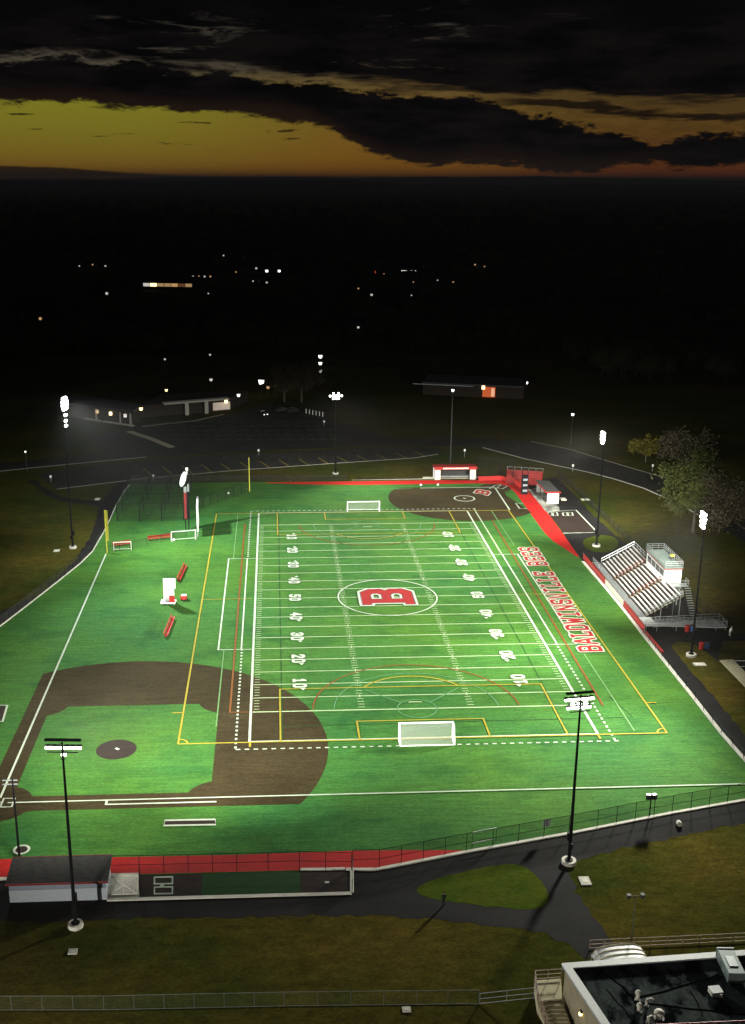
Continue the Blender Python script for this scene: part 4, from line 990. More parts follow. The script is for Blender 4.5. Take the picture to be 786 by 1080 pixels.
def red_stand():
    a, b = G(533, 511), G(571, 513.5)
    w = math.hypot(b[0]-a[0], b[1]-a[1]); rz = math.atan2(b[1]-a[1], b[0]-a[0])
    t = thing('spectator_stand', 'small red spectator stand behind the softball plate', 'stand', a, rz)
    for i in range(5):
        MB().box((w/2, .6+i*.75, .55+i*.42), (w-.4, .42, .08)).build('seat', 'redp', t)
        MB().box((w/2, .32+i*.75, .32+i*.42), (w-.4, .05, .40)).build('riser', 'maroon', t)
    MB().box((w/2, 4.1, 2.5), (w, .1, 1.0)).build('back_panel', 'maroon', t)
    for x in (.1, w-.1):
        MB().add([(x-.05, .1, 0), (x+.05, .1, 0), (x+.05, 4.1, 0), (x-.05, 4.1, 0), (x-.05, .1, .7), (x+.05, .1, .7), (x+.05, 4.1, 2.9), (x-.05, 4.1, 2.9)], [(0, 3, 2, 1), (4, 5, 6, 7), (0, 1, 5, 4), (1, 2, 6, 5), (2, 3, 7, 6), (3, 0, 4, 7)]).build('side_panel', 'redp', t)
    m = MB(); m.tube((0, 4.2, 3.7), (w, 4.2, 3.7), .06, .06, 6)
    for k in range(6): m.tube((w*k/5, 4.2, 2.9), (w*k/5, 4.2, 3.7), .05, .05, 5)
    m.build('back_rail', 'steel', t)
    # padded backstop wall
    P = GL([(504.5, 507.3), (528, 506.5), (541, 509.5), (551, 515), (556.5, 519.5)])
    t = thing('backstop_wall', 'low red padded backstop wall behind the softball plate', 'wall', P[0])
    for p, q in zip(P, P[1:]):
        d = Vector((q[0]-p[0], q[1]-p[1])); MB().box(((p[0]+q[0])/2-P[0][0], (p[1]+q[1])/2-P[0][1], .6), (d.length-.05, .25, 1.2), math.atan2(d.y, d.x)).build('pad', 'redp', t)
    t = thing('backstop_net', 'dark backstop posts holding a black net before the red stand', 'net', P[0])
    src = None
    for p in P:
        MB().tube((p[0]-P[0][0], p[1]-P[0][1]+.5, 0), (p[0]-P[0][0], p[1]-P[0][1]+.5, 6.5), .11, .09, 6).build('post', 'black', t)
    m = MB()
    for p, q in zip(P, P[1:]): m.quad((p[0]-P[0][0], p[1]-P[0][1]+.5, 1.25), (q[0]-P[0][0], q[1]-P[0][1]+.5, 1.25), (q[0]-P[0][0], q[1]-P[0][1]+.5, 6.4), (p[0]-P[0][0], p[1]-P[0][1]+.5, 6.4))
    m.build('netting', 'net_fine', t)
    c = G(553, 521); t = thing('speaker_rack', 'dark equipment rack at the corner of red backstop wall', 'rack', c)
    MB().box((0, 0, 2.4), (1.5, 1.0, 4.8)).build('cabinet', 'black', t)
    for z in (1.0, 2.4, 3.8): MB().box((0, -.54, z), (1.1, .06, .5)).build('shelf_panel', 'band', t)
red_stand()

# ------------------------------------------------------------------ FOREGROUND BUILDING
def flat_building():
    H = 4.6; P = GL([(593, 1017), (860, 997.5), (960, 1130), (668, 1130)], H); o0 = P[0]
    t = thing('flat_roof_building', 'flat roofed building with wet black roof at bottom right', 'building', o0)
    Q = [(x-o0[0], y-o0[1]) for x, y in P]
    cx, cy = sum(x for x, y in Q)/4, sum(y for x, y in Q)/4
    ins = lambda k: [(x+(cx-x)*k, y+(cy-y)*k) for x, y in Q]
    MB().prism(ins(.02), 0, H-.30).build('wall', 'tanwall', t)
    MB().sheet(ins(.045), H-.28).build('roof', 'roof', t)
    sm = MB(); R0 = lambda px, py: (lambda g: (g[0]-o0[0], g[1]-o0[1]))(G(px, py, H-.28))
    for a, b, w in (((632, 1021), (668, 1052), .22), ((668, 1055), (757, 1029), .26), ((668, 1057), (786, 1071), .24), ((640, 1044), (668, 1076), .12), ((729, 1044), (742, 1072), .10), ((757, 1029), (800, 1036), .2)):
        sm.ribbon([R0(a[0]+(b[0]-a[0])*k/6+random.uniform(-1.5, 1.5), a[1]+(b[1]-a[1])*k/6+random.uniform(-1, 1)) for k in range(7)], w, H-.276+.002*len(sm.f)/6)
    sm.build('tar_seams', 'tar', t)
    m = MB()
    for i in range(4):
        a, b = Q[i], Q[(i+1) % 4]; d = Vector((b[0]-a[0], b[1]-a[1])); 
        n = Vector((-d.y, d.x)).normalized()
        if n.dot(Vector((cx-a[0], cy-a[1]))) < 0: n = -n
        c = ((a[0]+b[0])/2+n.x*.22, (a[1]+b[1])/2+n.y*.22, H-.14)
        m.box(c, (d.length-.46 if i % 2 else d.length, .42, .28), math.atan2(d.y, d.x))
    m.build('parapet', 'greyp', t)
    m = MB()
    for i in range(4):
        a, b = Q[i], Q[(i+1) % 4]; d = Vector((b[0]-a[0], b[1]-a[1])); n = Vector((-d.y, d.x)).normalized()
        if n.dot(Vector((cx-a[0], cy-a[1]))) < 0: n = -n
        m.box(((a[0]+b[0])/2+n.x*.3, (a[1]+b[1])/2+n.y*.3, H+.045+.004*(i % 2)), (d.length, .74, .08), math.atan2(d.y, d.x))
    m.build('coping', 'whitep', t)
    W = GL([(608.5, 1063)], 3.0)[0]; W = (W[0]-o0[0], W[1]-o0[1])
    a, b = ins(.02)[0], ins(.02)[3]; f = (W[1]-a[1])/(b[1]-a[1]); wx = a[0]+(b[0]-a[0])*f
    l = MB().box((wx-.12, W[1], 2.55), (.2, .3, .2)).build('wall_lamp', 'dark', t); MB().tube((wx-.16, W[1], 2.2), (wx-.16, W[1], 2.45), .12, .14, 10).build('bulb', M['lamp_wall'], l)
    R = lambda px, py: (lambda g: (g[0], g[1], H-.28))(G(px, py, H-.28))
    def vent(px, py, h, r, label, elbow=None):
        v = thing('roof_vent', label, 'vent', R(px, py)); MB().tube((0, 0, 0), (0, 0, .06), r*1.7, r*1.6, 12).build('flashing', 'dark', v)
        MB().tube((0, 0, .06), (0, 0, h), r, r, 12).build('pipe', 'cream', v)
        if elbow: MB().tube((0, 0, h-r*.4), (elbow[0], elbow[1], h-r*.3), r*.95, r*.95, 12).tube((elbow[0], elbow[1], h-r*.3), (elbow[0], elbow[1], h-.28), r*.95, r*.95, 12).build('elbow', 'cream', v)
        else:
            c = MB()
            for k in range(4): a0, a1 = k*PI/8, (k+1)*PI/8; c.tube((0, 0, h+.32*math.sin(a0)*1.0), (0, 0, h+.32*math.sin(a1)), r*1.6*math.cos(a0), max(.02, r*1.6*math.cos(a1)), 12)
            c.build('cap', 'cream', v)
    vent(672.5, 1055, .75, .17, 'domed white roof vent nearest the parapet')
    vent(682, 1061, .7, .13, 'bent white roof pipe right of the domed vent', (.5, .1))
    vent(674, 1067, .6, .17, 'straight white roof pipe below the domed vent')
    vent(695, 1074, .55, .30, 'large round white roof vent near the picture bottom')
    vent(684, 1079, .6, .16, 'bent white roof pipe left of the large vent', (.35, .15))
    v = thing('roof_hatch', 'square white roof hatch in the middle of the black roof', 'roof hatch', R(754, 1048), .1)
    MB().box((0, 0, .18), (.95, .85, .36)).build('curb', 'cream', v); MB().box((.08, .05, .40), (1.05, .95, .08)).build('lid', 'whitep', v); MB().box((.25, -.58, .25), (.25, .2, .3)).build('handle_box', 'cream', v)
    d = thing('roof_duct', 'wide grey green duct lying across the roof edge', 'duct', (*G(770, 1020, H+.1), H-.28), rad(-4))
    MB().box((0, -.1, .62), (1.5, 3.4, 1.1)).build('duct_body', 'duct', d); MB().box((0, 1.65, .62), (1.6, .12, 1.2)).build('flange', 'steel', d); MB().box((0, -.2, 1.2), (.8, 1.4, .06)).build('access_panel', 'steel', d)
    r = thing('roof_rail', 'reddish rail along the lower edge of the black roof', 'rail', R(700, 1088)); 
    A = R(650, 1092); B = R(830, 1084); A = Vector((A[0]-r.location.x, A[1]-r.location.y, 0)); B = Vector((B[0]-r.location.x, B[1]-r.location.y, 0))
    m = MB(); m.tube(A+Vector((0, 0, .95)), B+Vector((0, 0, .95)), .045, .045, 6); m.build('top_rail', 'redp', r)
    for k in range(8): p = A.lerp(B, k/7); MB().tube(p, p+Vector((0, 0, .95)), .035, .035, 5).build('post', 'wood', r)
    # stairs on its left side
    z = 1.2; L = GL([(564, 1034), (592, 1032), (593, 1053), (567, 1056)], z); o = L[3]
    s = thing('concrete_stairs', 'tan concrete stairs down the left side of the building', 'stairs', o)
    Lq = [(x-o[0], y-o[1]) for x, y in L]
    MB().prism(Lq, 0, z).build('landing', 'tan', s)
    y0 = min(Lq[2][1], Lq[3][1]); wS = Lq[2][0]-Lq[3][0]
    for k in range(8):
        MB().box((wS/2+.06*k, y0-.20-k*.36, (z-.15*(k+1))/2+.0), (wS, .36, max(.05, z-.15*(k+1)))).build('step', 'tan', s)
    m = MB()
    for a, b in (((Lq[0][0], Lq[0][1], z), (Lq[1][0], Lq[1][1], z)), ((Lq[3][0], Lq[3][1], z), (Lq[0][0], Lq[0][1], z)), ((Lq[3][0], Lq[3][1], z), (Lq[3][0]+.4, y0-3, 0))):
        a, b = Vector(a), Vector(b); k = max(1, round((b-a).length/1.3))
        for j in range(k+1): p = a.lerp(b, j/k); m.tube(p, p+Vector((0, 0, 1.1)), .045, .045, 5)
        for f in (1, .55, .15): m.tube(a+Vector((0, 0, 1.1*f)), b+Vector((0, 0, 1.1*f)), .045, .045, 5)
    m.build('handrail', 'wood', s)
    # white ribbed awning
    c = G(656, 1009, 1.4); a = thing('ribbed_awning', 'low curved white ribbed awning behind the building parapet', 'awning', (c[0], c[1], 0), .06)
    m = MB(); n = 12; prev = None; vs = []
    for k in range(n+1):
        u = -1+2*k/n; zz = 1.0+1.05*math.sqrt(max(0, 1-abs(u)**3)); vs += [(u*2.7, -1.1, zz), (u*2.7, 1.1, zz-.1)]
    m.add(vs, [(2*k, 2*k+2, 2*k+3, 2*k+1) for k in range(n)]); m.build('cover', 'whitep', a)
    for y in (-1.1, -.4, .35, 1.1): MB().path([(vs[2*k][0], y, vs[2*k][2]+.03-.045*(y+1.1)) for k in range(n+1)], .05, 6).build('rib', 'tan', a)
    for s in (0, n):
        for y in (-1.05, 1.05): MB().tube((vs[2*s][0], y, 0), (vs[2*s][0], y, 1.0), .05, .05, 6).build('leg', 'cream', a)
M['lamp_wall'] = glow('lit wall lamp', (1, .78, .30), 9); M['lamp_wall'].cycles.emission_sampling = 'AUTO'
flat_building()

# ------------------------------------------------------------------ SCHOOL AND FAR BUILDINGS
def school():
    t = thing('school_building', 'low school building with faintly glowing canopy edge beyond parking lot', 'building', (-60, 172))
    A = GL([(60, 437), (140, 449), (150, 441), (80, 430)]); W = [(x+60, y-172) for x, y in A]
    MB().prism(W, 0, 4.2).build('left_wing', 'brick', t)
    cx, cy = sum(p[0] for p in W)/4, sum(p[1] for p in W)/4
    MB().prism([(x+(x-cx)*.03, y+(y-cy)*.03) for x, y in W], 4.2, 4.6).build('left_roof', 'dark', t)
    B = GL([(150, 440.5), (240, 433), (262, 423), (170, 428)]); W2 = [(x+60, y-172) for x, y in B]
    MB().prism(W2, 0, 4.0).build('right_wing', 'brick', t)
    a, b = Vector((*W2[0], 0)), Vector((*W2[1], 0)); d = (b-a); n = Vector((d.y, -d.x, 0)).normalized()
    m = MB(); c = a.lerp(b, .62)+n*1.0; m.box((c.x, c.y, 4.35), (d.length*.76, 2.6, .5), math.atan2(d.y, d.x)); m.build('canopy', 'glow_fascia', t)
    for f in (.50, .73):
        p = a.lerp(b, f)+n*1.9; MB().box((p.x, p.y, 2.05), (1.2, .5, 4.1), math.atan2(d.y, d.x)).build('pillar', 'glow_fascia', t)
    p = a.lerp(b, .93)+n*.06; MB().box((p.x, p.y, 1.7), (6, .12, 2.6), math.atan2(d.y, d.x)).build('entrance', 'window_orange_dim', t)  # glowing panel: red lamplight on the wall, put into its emission
    p = a.lerp(b, .97)+n*1.5; MB().tube((p.x, p.y, 3.0), (p.x, p.y, 3.9), .55, .55, 8).build('entrance_lamp', 'lamp_warm', t)
    a, b = Vector((*W[0], 0)), Vector((*W[1], 0)); d = b-a; n = Vector((d.y, -d.x, 0)).normalized(); r = math.atan2(d.y, d.x)
    for f, ww in ((.52, 7), (.75, 6), (.94, 7)):
        p = a.lerp(b, f)+n*1.2; MB().box((p.x, p.y, .35), (ww, 1.2, .3), r).build('glow_kerb', 'glow_fascia', t)
    for f in (.55, .86, .99): p = a.lerp(b, f)+n*.5; MB().box((p.x, p.y, 2.1), (.5, .3, 3.6), r).build('door_frame', 'glow_fascia', t)
    for f, mt in ((.57, 'lamp_dimwarm'), (.745, 'lamp_warm'), (.93, 'lamp_dim')):
        p = a.lerp(b, f)+n*.7; MB().tube((p.x, p.y, 2.6), (p.x, p.y, 3.6), .5, .5, 8).build('door_lamp', mt, t)
    t = thing('far_hall', 'long low far hall with an orange lit doorway', 'building', (60, 200))
    A = GL([(446, 416), (552, 421), (556, 412), (452, 407)]); W = [(x-60, y-200) for x, y in A]
    MB().prism(W, 0, 4.0).build('wall', 'brick', t); MB().prism([(x*1.01, y*1.01+.2) for x, y in W], 4.0, 4.5).build('roof', 'dark', t)
    a, b = Vector((*W[0], 0)), Vector((*W[1], 0)); d = b-a; n = Vector((d.y, -d.x, 0)).normalized(); r = math.atan2(d.y, d.x)
    p = a.lerp(b, .66)+n*.1; MB().box((p.x, p.y, 2.0), (4.5, .2, 3.6), r).build('lit_doorway', 'window_orange', t)
    p = a.lerp(b, .70)+n*.3; MB().box((p.x, p.y, 2.0), (1.1, .2, 3.0), r).build('lit_door', 'door_orange', t)
    p = a.lerp(b, .605)+n*.4; MB().tube((p.x, p.y, 3.0), (p.x, p.y, 4.2), .6, .6, 8).build('wall_lamp', 'lamp_warm', t)
    p = a.lerp(b, .2)+n*.1; MB().box((p.x, p.y, 3.8), (22, .2, .25), r).build('roof_edge', 'greyp', t)
M['glow_fascia'] = paint('faintly glowing canopy edge', (.28, .26, .23), .6)
M['glow_fascia'].node_tree.nodes['Principled BSDF'].inputs['Emission Color'].default_value = (1, .9, .7, 1)
M['glow_fascia'].node_tree.nodes['Principled BSDF'].inputs['Emission Strength'].default_value = .028  # weak emission stands in for lamplight on canopy, pillars, kerbs and door frames
M['glow_fascia'].cycles.emission_sampling = 'NONE'
M['window_orange_dim'] = glow('dim orange glow panel', (1, .38, .10), .10)
school()
def house(px, w, h, wm, label, group, ws=1.6, wh=1.6, nwin=1, big=None):
    c = G(*px); t = thing('house', label, 'house', c, random.uniform(-.25, .25), group); D = 9
    MB().box((0, D/2, h/2), (w, D, h)).build('wall', 'dark', t)
    v = [(-w/2-.4, -.4, h), (w/2+.4, -.4, h), (w/2+.4, D+.4, h), (-w/2-.4, D+.4, h), (-w/2-.4, D/2, h+2.6), (w/2+.4, D/2, h+2.6)]
    MB().add(v, [(0, 1, 5, 4), (2, 3, 4, 5), (1, 2, 5), (3, 0, 4), (3, 2, 1, 0)]).build('roof', 'black', t)
    for k in range(nwin):
        x = (k-(nwin-1)/2)*w/max(nwin, 1)*.8; MB().box((x, -.06, h*.55), (ws, .12, wh)).build('window', wm if isinstance(wm, str) else wm[k % len(wm)], t)
HP = []
hg = 'far houses with one lit window'; lbl = 'far dark house with one lit window in the woods'
for px, s, m in [((84, 284), 1.6, 'lamp_dim'), ((98, 282.5), 1.8, 'lamp_dim'), ((111.5, 284), 1.6, 'lamp_dim'), ((236, 272.5), 1.8, 'lamp_dim'), ((113, 314), 1.8, 'lamp_dim'), ((220, 314), 1.3, 'lamp_dim'),
                 ((249, 290.5), 1.6, 'lamp_dim'), ((270.5, 286.5), 1.9, 'lamp_dim'), ((281.5, 289.5), 2.6, 'lamp_white'), ((294.6, 289.5), 2.4, 'lamp_white'), ((299, 285.5), 2.4, 'lamp_white'), ((292, 280), 2.2, 'lamp_white'), ((299.5, 278), 1.7, 'lamp_dim'),
                 ((267, 300.5), 1.6, 'lamp_dim'), ((281.5, 302), 1.7, 'lamp_dim'), ((287, 300.5), 1.7, 'lamp_dim'), ((293.6, 298.5), 2.0, 'lamp_white'), ((405, 292.5), 1.2, 'lamp_dim'), ((432.6, 296.5), 1.4, 'lamp_dim'), ((436, 301.5), 1.4, 'lamp_dim'),
                 ((461.5, 299.5), 1.2, 'lamp_dim'), ((478, 301.5), 1.2, 'lamp_dim'), ((496, 282.5), 1.4, 'lamp_dim'), ((501, 282.5), 2.0, 'lamp_dim'), ((508, 282.2), 1.4, 'lamp_dim'), ((511, 284.5), 1.4, 'lamp_dim'), ((378, 308.5), 1.3, 'lamp_dim'), ((392, 315.5), 1.6, 'lamp_dim'),
                 ((434, 316), 1.3, 'lamp_dim'), ((378, 351), 1.2, 'lamp_dim'), ((54, 335.5), 1.2, 'lamp_dim')]:
    s *= random.uniform(.6, .95); house(px, random.uniform(9, 14), 5, m if random.random() < .7 or m == 'lamp_white' else 'lamp_dimwarm', lbl, hg, s, s*random.uniform(.7, 1)); HP.append(px)
house((43, 341.5), 10, 5, 'lamp_dimwarm', 'far house with one warm window, lowest at left edge', None, 1.4, 1.4); HP.append((43, 341.5))
house((397, 290.5), 10, 5, 'lamp_red', 'far house with one red lit window', None, 2.2, 2.2); HP.append((397, 290.5))
house((224, 292), 11, 5, 'lamp_red', 'far house with faint red window beside the lit store', None, 2.6, 1.4); HP.append((224, 292))
house((213, 295.5), 22, 5, ['lamp_dim', 'lamp_dimwarm'], 'far long house with several faint windows', None, 1.2, 1.2, 4); HP.append((213, 295.5))
house((431, 291), 18, 6, 'lamp_white', 'far building with two bright white windows', None, 4.2, 2.0, 2); HP.append((431, 291))
house((177, 306.5), 44, 7, ['lamp_dim', 'lamp_warm', 'window_dim', 'window_dim', 'lamp_dimwarm', 'window_orange_dim', 'window_dim'], 'far lit store with a long warm window front', None, 4.6, 2.2, 7); HP.append((177, 306.5))

# ------------------------------------------------------------------ TREES
def leafy_tree(base, h, crown, leaf, label, nl, name='tree', ls=.32, gap=.5, seed=1, cat='tree', trunk_r=.38, lean=0):
    rnd = random.Random(seed); t = thing(name, label, cat, base)
    tk = MB(); th = crown[0]; cz, rx, rzv = crown
    top = Vector((lean, 0, h*.78)); tk.tube((0, 0, 0), (lean*.3, 0, h*.3), trunk_r, trunk_r*.75, 8); tk.tube((lean*.3, 0, h*.3), top, trunk_r*.75, trunk_r*.2, 8)
    tips = []
    for i in range(16):
        z = h*(.26+.5*i/16); a = i*2.4+rnd.random(); p0 = Vector((lean*.3+lean*.7*(z/h), 0, z)); L = rx*(.95-.45*i/16)
        p1 = p0+Vector((math.cos(a)*L*.55, math.sin(a)*L*.55, L*.32)); p2 = p1+Vector((math.cos(a+.3)*L*.5, math.sin(a+.3)*L*.5, L*.28))
        tk.tube(p0, p1, trunk_r*.34, trunk_r*.2, 6); tk.tube(p1, p2, trunk_r*.2, trunk_r*.05, 5); tips += [p1, p2]
        for _ in range(3):
            q = p1.lerp(p2, rnd.random()); e = q+Vector((rnd.gauss(0, 1), rnd.gauss(0, 1), rnd.gauss(.4, .6)))*rx*.22
            tk.tube(q, e, trunk_r*.09, trunk_r*.03, 4); tips.append(e)
    tk.build('trunk', 'bark', t)
    cl = []
    for i in range(int(46*gap)+14):
        p = rnd.choice(tips); cl.append((p+Vector((rnd.gauss(0, .5), rnd.gauss(0, .5), rnd.gauss(0, .5)))*rx*.18, rx*rnd.uniform(.13, .28)))
    lf = MB()
    for i in range(nl):
        c, r = rnd.choice(cl); v = Vector((rnd.gauss(0, 1), rnd.gauss(0, 1), rnd.gauss(0, .8)))
        p = c+v*r*.62; s = ls*rnd.uniform(.6, 1.4)
        a = Vector((rnd.gauss(0, 1), rnd.gauss(0, 1), rnd.gauss(0, 1))).normalized(); b = a.orthogonal().normalized(); 
        lf.quad(p-a*s, p-b*s*.6, p+a*s, p+b*s*.6)
    lf.build('crown', leaf, t); return t
leafy_tree(G(731, 562), 17, (11, 7.2, 6), 'leaf', 'large pale green tree on the lawn right of the far bleachers', 17000, gap=1.9, seed=3, ls=.30)
leafy_tree(G(790, 583), 15.5, (11, 8.5, 6), 'leaf_brown', 'brownish tree at the right edge of the lawn', 17000, gap=1.9, seed=9, ls=.30)
leafy_tree(G(681, 487), 5.6, (3, 4.0, 2), 'leaf_yellow', 'small bright yellow bushy tree beyond the far road', 3200, gap=1.2, seed=5, ls=.34, trunk_r=.2)
leafy_tree(G(722, 502), 11, (9, 6.5, 5), 'leaf_brown', 'dim brown tree behind the large pale green tree', 9000, gap=1.4, seed=12)
leafy_tree(G(318, 424), 14, (8, 6.5, 5), 'leaf_brown', 'dim reddish tree behind the school drive lamps', 4500, gap=.8, seed=32)
leafy_tree(G(300, 424), 12, (8, 5.5, 5), 'leaf_brown', 'smaller dim tree next to the school drive lamps', 3800, gap=.8, seed=42)
def woods():
    rnd = random.Random(4); mb = MB()
    base = bmesh.new(); bmesh.ops.create_icosphere(base, subdivisions=1, radius=1)
    V = [v.co.copy() for v in base.verts]; F = [tuple(v.index for v in f.verts) for f in base.faces]; base.free()
    hx = [(G(*p), p) for p in HP]
    n = 0
    while n < 3400:
        py = 404-190*rnd.random()**.75; px = rnd.uniform(-90, 880); x, y = G(px, py)
        if y > 3500: continue
        if y < 300 and 20 < px < 590 : continue
        hgt = rnd.uniform(7, 15)*(1 if y < 900 else 1.5); r = hgt*rnd.uniform(.38, .55)
        sc = FOC/math.hypot(x-CAM.x, y-CAM.y)
        if any(abs(p[0]-px) < r*sc+4 and -3 < py-p[1] < hgt*sc+5 for _, p in hx): continue
        if abs(px-177) < 24+r*sc and -3 < py-306 < hgt*sc+5: continue
        if abs(px-338) < 8 and py > 375: continue
        sx, sy, sz = r*rnd.uniform(.8, 1.2), r*rnd.uniform(.8, 1.2), hgt*.42
        mb.add([(x+v.x*sx*rnd.uniform(.8, 1.15), y+v.y*sy*rnd.uniform(.8, 1.15), hgt*.58+v.z*sz*rnd.uniform(.85, 1.15)) for v in V], F)
        mb.tube((x, y, 0), (x, y, hgt*.3), .3, .2, 4); n += 1
    o = mb.build('distant_woods', 'wood_far'); tag(o, 'dark mass of distant woods stretching to the horizon', 'woods', kind='stuff')
woods()

# ------------------------------------------------------------------ CARS, POSTS, PEOPLE
def car(px, rz, label, lit=True, group=None):
    t = thing('parked_car', label, 'car', G(*px), rz, group)
    prof = [(-2.2, .35), (-2.25, .75), (-2.0, .95), (-1.5, 1.0), (-.95, 1.45), (.55, 1.48), (1.25, 1.0), (2.05, .85), (2.25, .6), (2.2, .3)]
    b = MB(); n = len(prof); vs = [(x, -.88, z) for x, z in prof]+[(x, .88, z) for x, z in prof]
    b.add(vs, [tuple(range(n)), tuple(range(2*n-1, n-1, -1))]+[(k, n+k, n+(k+1) % n, (k+1) % n) for k in range(n)]); b.build('body', 'carpaint', t)
    g = MB().box((-.2, 0, 1.22), (1.5, 1.80, .32)).build('side_window', 'glass', t)
    w = MB().quad((.62, -.75, 1.46), (1.28, -.8, 1.02), (1.28, .8, 1.02), (.62, .75, 1.46)); w.v = [(x+.02, y, z+.02) for x, y, z in w.v]; w.build('windscreen', 'glass', t)
    for x in (-1.4, 1.4):
        for y in (-.8, .8): MB().tube((x, y-.12, .33), (x, y+.12, .33), .33, .33, 12).build('wheel', 'rubber', t)
    if lit:
        for y in (-.6, .6): MB().box((2.24, y, .66), (.06, .36, .2)).build('headlight', 'lamp_white', t)
car((277, 438), rad(-60), 'dark parked car with lit headlights on the school lot')
car((297, 434), rad(20), 'unlit dark car at the top of the school lot', False)
car((309, 434.5), rad(24), 'second unlit dark car near the lot edge', False)
for k in range(6):
    t = thing('marker_post', 'thin pale marker post in the row beside the school lot', 'post', G(323+k*3.5, 436+k*.7), 0, 'marker posts beside the school lot')
    MB().tube((0, 0, 0), (0, 0, 1.5), .10, .10, 8).build('post', 'fade_post', t) if 'fade_post' in M else MB().tube((0, 0, 0), (0, 0, 1.5), .13, .13, 8).build('post_body', 'whitep', t)
    MB().tube((0, 0, 1.5), (0, 0, 1.62), .17, .10, 8).build('cap', 'greyp', t)
for px, h, lb in (((273, 480), 1.6, 'pale hydrant post beside roadside parking, left of the far pole'), ((342, 449), 1.6, 'pale post in the middle of the dark lot'), ((490, 482), 2.2, 'pale sign post on lawn above far dugout'), ((604, 497), 1.8, 'pale sign post at the kerb above far side dugout'), ((162, 507), 1.6, 'pale post on the verge above the far left corner'), ((54, 508), 1.6, 'pale post at the end of the left walkway branch'), ((688, 497), 1.8, 'pale post by the road below the yellow bush'), ((706, 535), 1.5, 'pale post on the lawn left of large tree')):
    t = thing('sign_post', lb, 'post', G(*px)); MB().tube((0, 0, 0), (0, 0, h), .07, .07, 6).build('post', 'steel', t); MB().box((0, -.08, h-.2), (.5, .04, .6)).build('plate', 'whitep', t)
def person(px, rz, label, mats, lean=0.0):
    c = G(*px); t = thing('person', label, 'person', c, rz)
    J = {'pel': (0, 0, .95), 'ch': (0, .03+lean*.4, 1.25), 'nk': (0, .05+lean*.75, 1.47), 'hd': (0, .07+lean*.95, 1.60), 'tp': (0, .08+lean, 1.74),
         'sl': (-.19, .04+lean*.7, 1.40), 'el': (-.25, .02+lean*.6, 1.12), 'hl': (-.24, .12+lean*.6, .88), 'sr': (.19, .04+lean*.7, 1.40), 'er': (.25, .02+lean*.6, 1.12), 'hr': (.24, .12+lean*.6, .88),
         'tl': (-.10, 0, .88), 'kl': (-.11, .03, .50), 'al': (-.12, -.02, .08), 'fl': (-.13, .16, .05), 'tr': (.10, 0, .88), 'kr': (.11, .06, .50), 'ar': (.13, .05, .08), 'fr': (.14, .22, .05)}
    R = {'pel': .15, 'ch': .16, 'nk': .065, 'hd': .10, 'tp': .075, 'sl': .075, 'el': .055, 'hl': .04, 'sr': .075, 'er': .055, 'hr': .04, 'tl': .10, 'kl': .07, 'al': .05, 'fl': .045, 'tr': .10, 'kr': .07, 'ar': .05, 'fr': .045}
    K = list(J); E = [('pel', 'ch'), ('ch', 'nk'), ('nk', 'hd'), ('hd', 'tp'), ('ch', 'sl'), ('sl', 'el'), ('el', 'hl'), ('ch', 'sr'), ('sr', 'er'), ('er', 'hr'), ('pel', 'tl'), ('tl', 'kl'), ('kl', 'al'), ('al', 'fl'), ('pel', 'tr'), ('tr', 'kr'), ('kr', 'ar'), ('ar', 'fr')]
    me = bpy.data.meshes.new('body'); me.from_pydata([J[k] for k in K], [(K.index(a), K.index(b)) for a, b in E], [])
    o = bpy.data.objects.new('body', me); COL.objects.link(o)
    sk = o.modifiers.new('skin', 'SKIN'); 
    if not me.skin_vertices: bpy.context.view_layer.objects.active = o
    for i, k in enumerate(K): me.skin_vertices[0].data[i].radius = (R[k], R[k]); me.skin_vertices[0].data[i].use_root = (k == 'pel')
    sb = o.modifiers.new('sub', 'SUBSURF'); sb.levels = sb.render_levels = 1
    dg = bpy.context.evaluated_depsgraph_get(); m2 = bpy.data.meshes.new_from_object(o.evaluated_get(dg)); bpy.data.objects.remove(o)
    for m in mats: m2.materials.append(M[m])
    for p in m2.polygons:
        z = p.center.z; x = abs(p.center.x); p.material_index = 2 if (z > 1.47 and x < .14) or (x > .19 and z < .93) else (1 if z < .95 else 0); p.use_smooth = True
    b = bpy.data.objects.new('body', m2); COL.objects.link(b); b.parent = t
    hr = MB()
    for k in range(5):
        a0, a1 = k*PI/10, (k+1)*PI/10; hr.tube((0, .05+lean, 1.64+.14*math.sin(a0)), (0, .05+lean, 1.64+.14*math.sin(a1)), max(.01, .115*math.cos(a0)), max(.01, .115*math.cos(a1)), 10)
    hr.build('hair', mats[3], t); return t
person((468, 955.5), rad(20), 'person in a dark jacket standing at the edge of the path island', ['cloth_dark', 'cloth_navy', 'skin_tone', 'black'])
person((769.5, 671), rad(-70), 'person in a white jacket and cream trousers by the side lot path', ['cloth_white', 'cloth_cream', 'skin_tone', 'cloth_white'], .25)

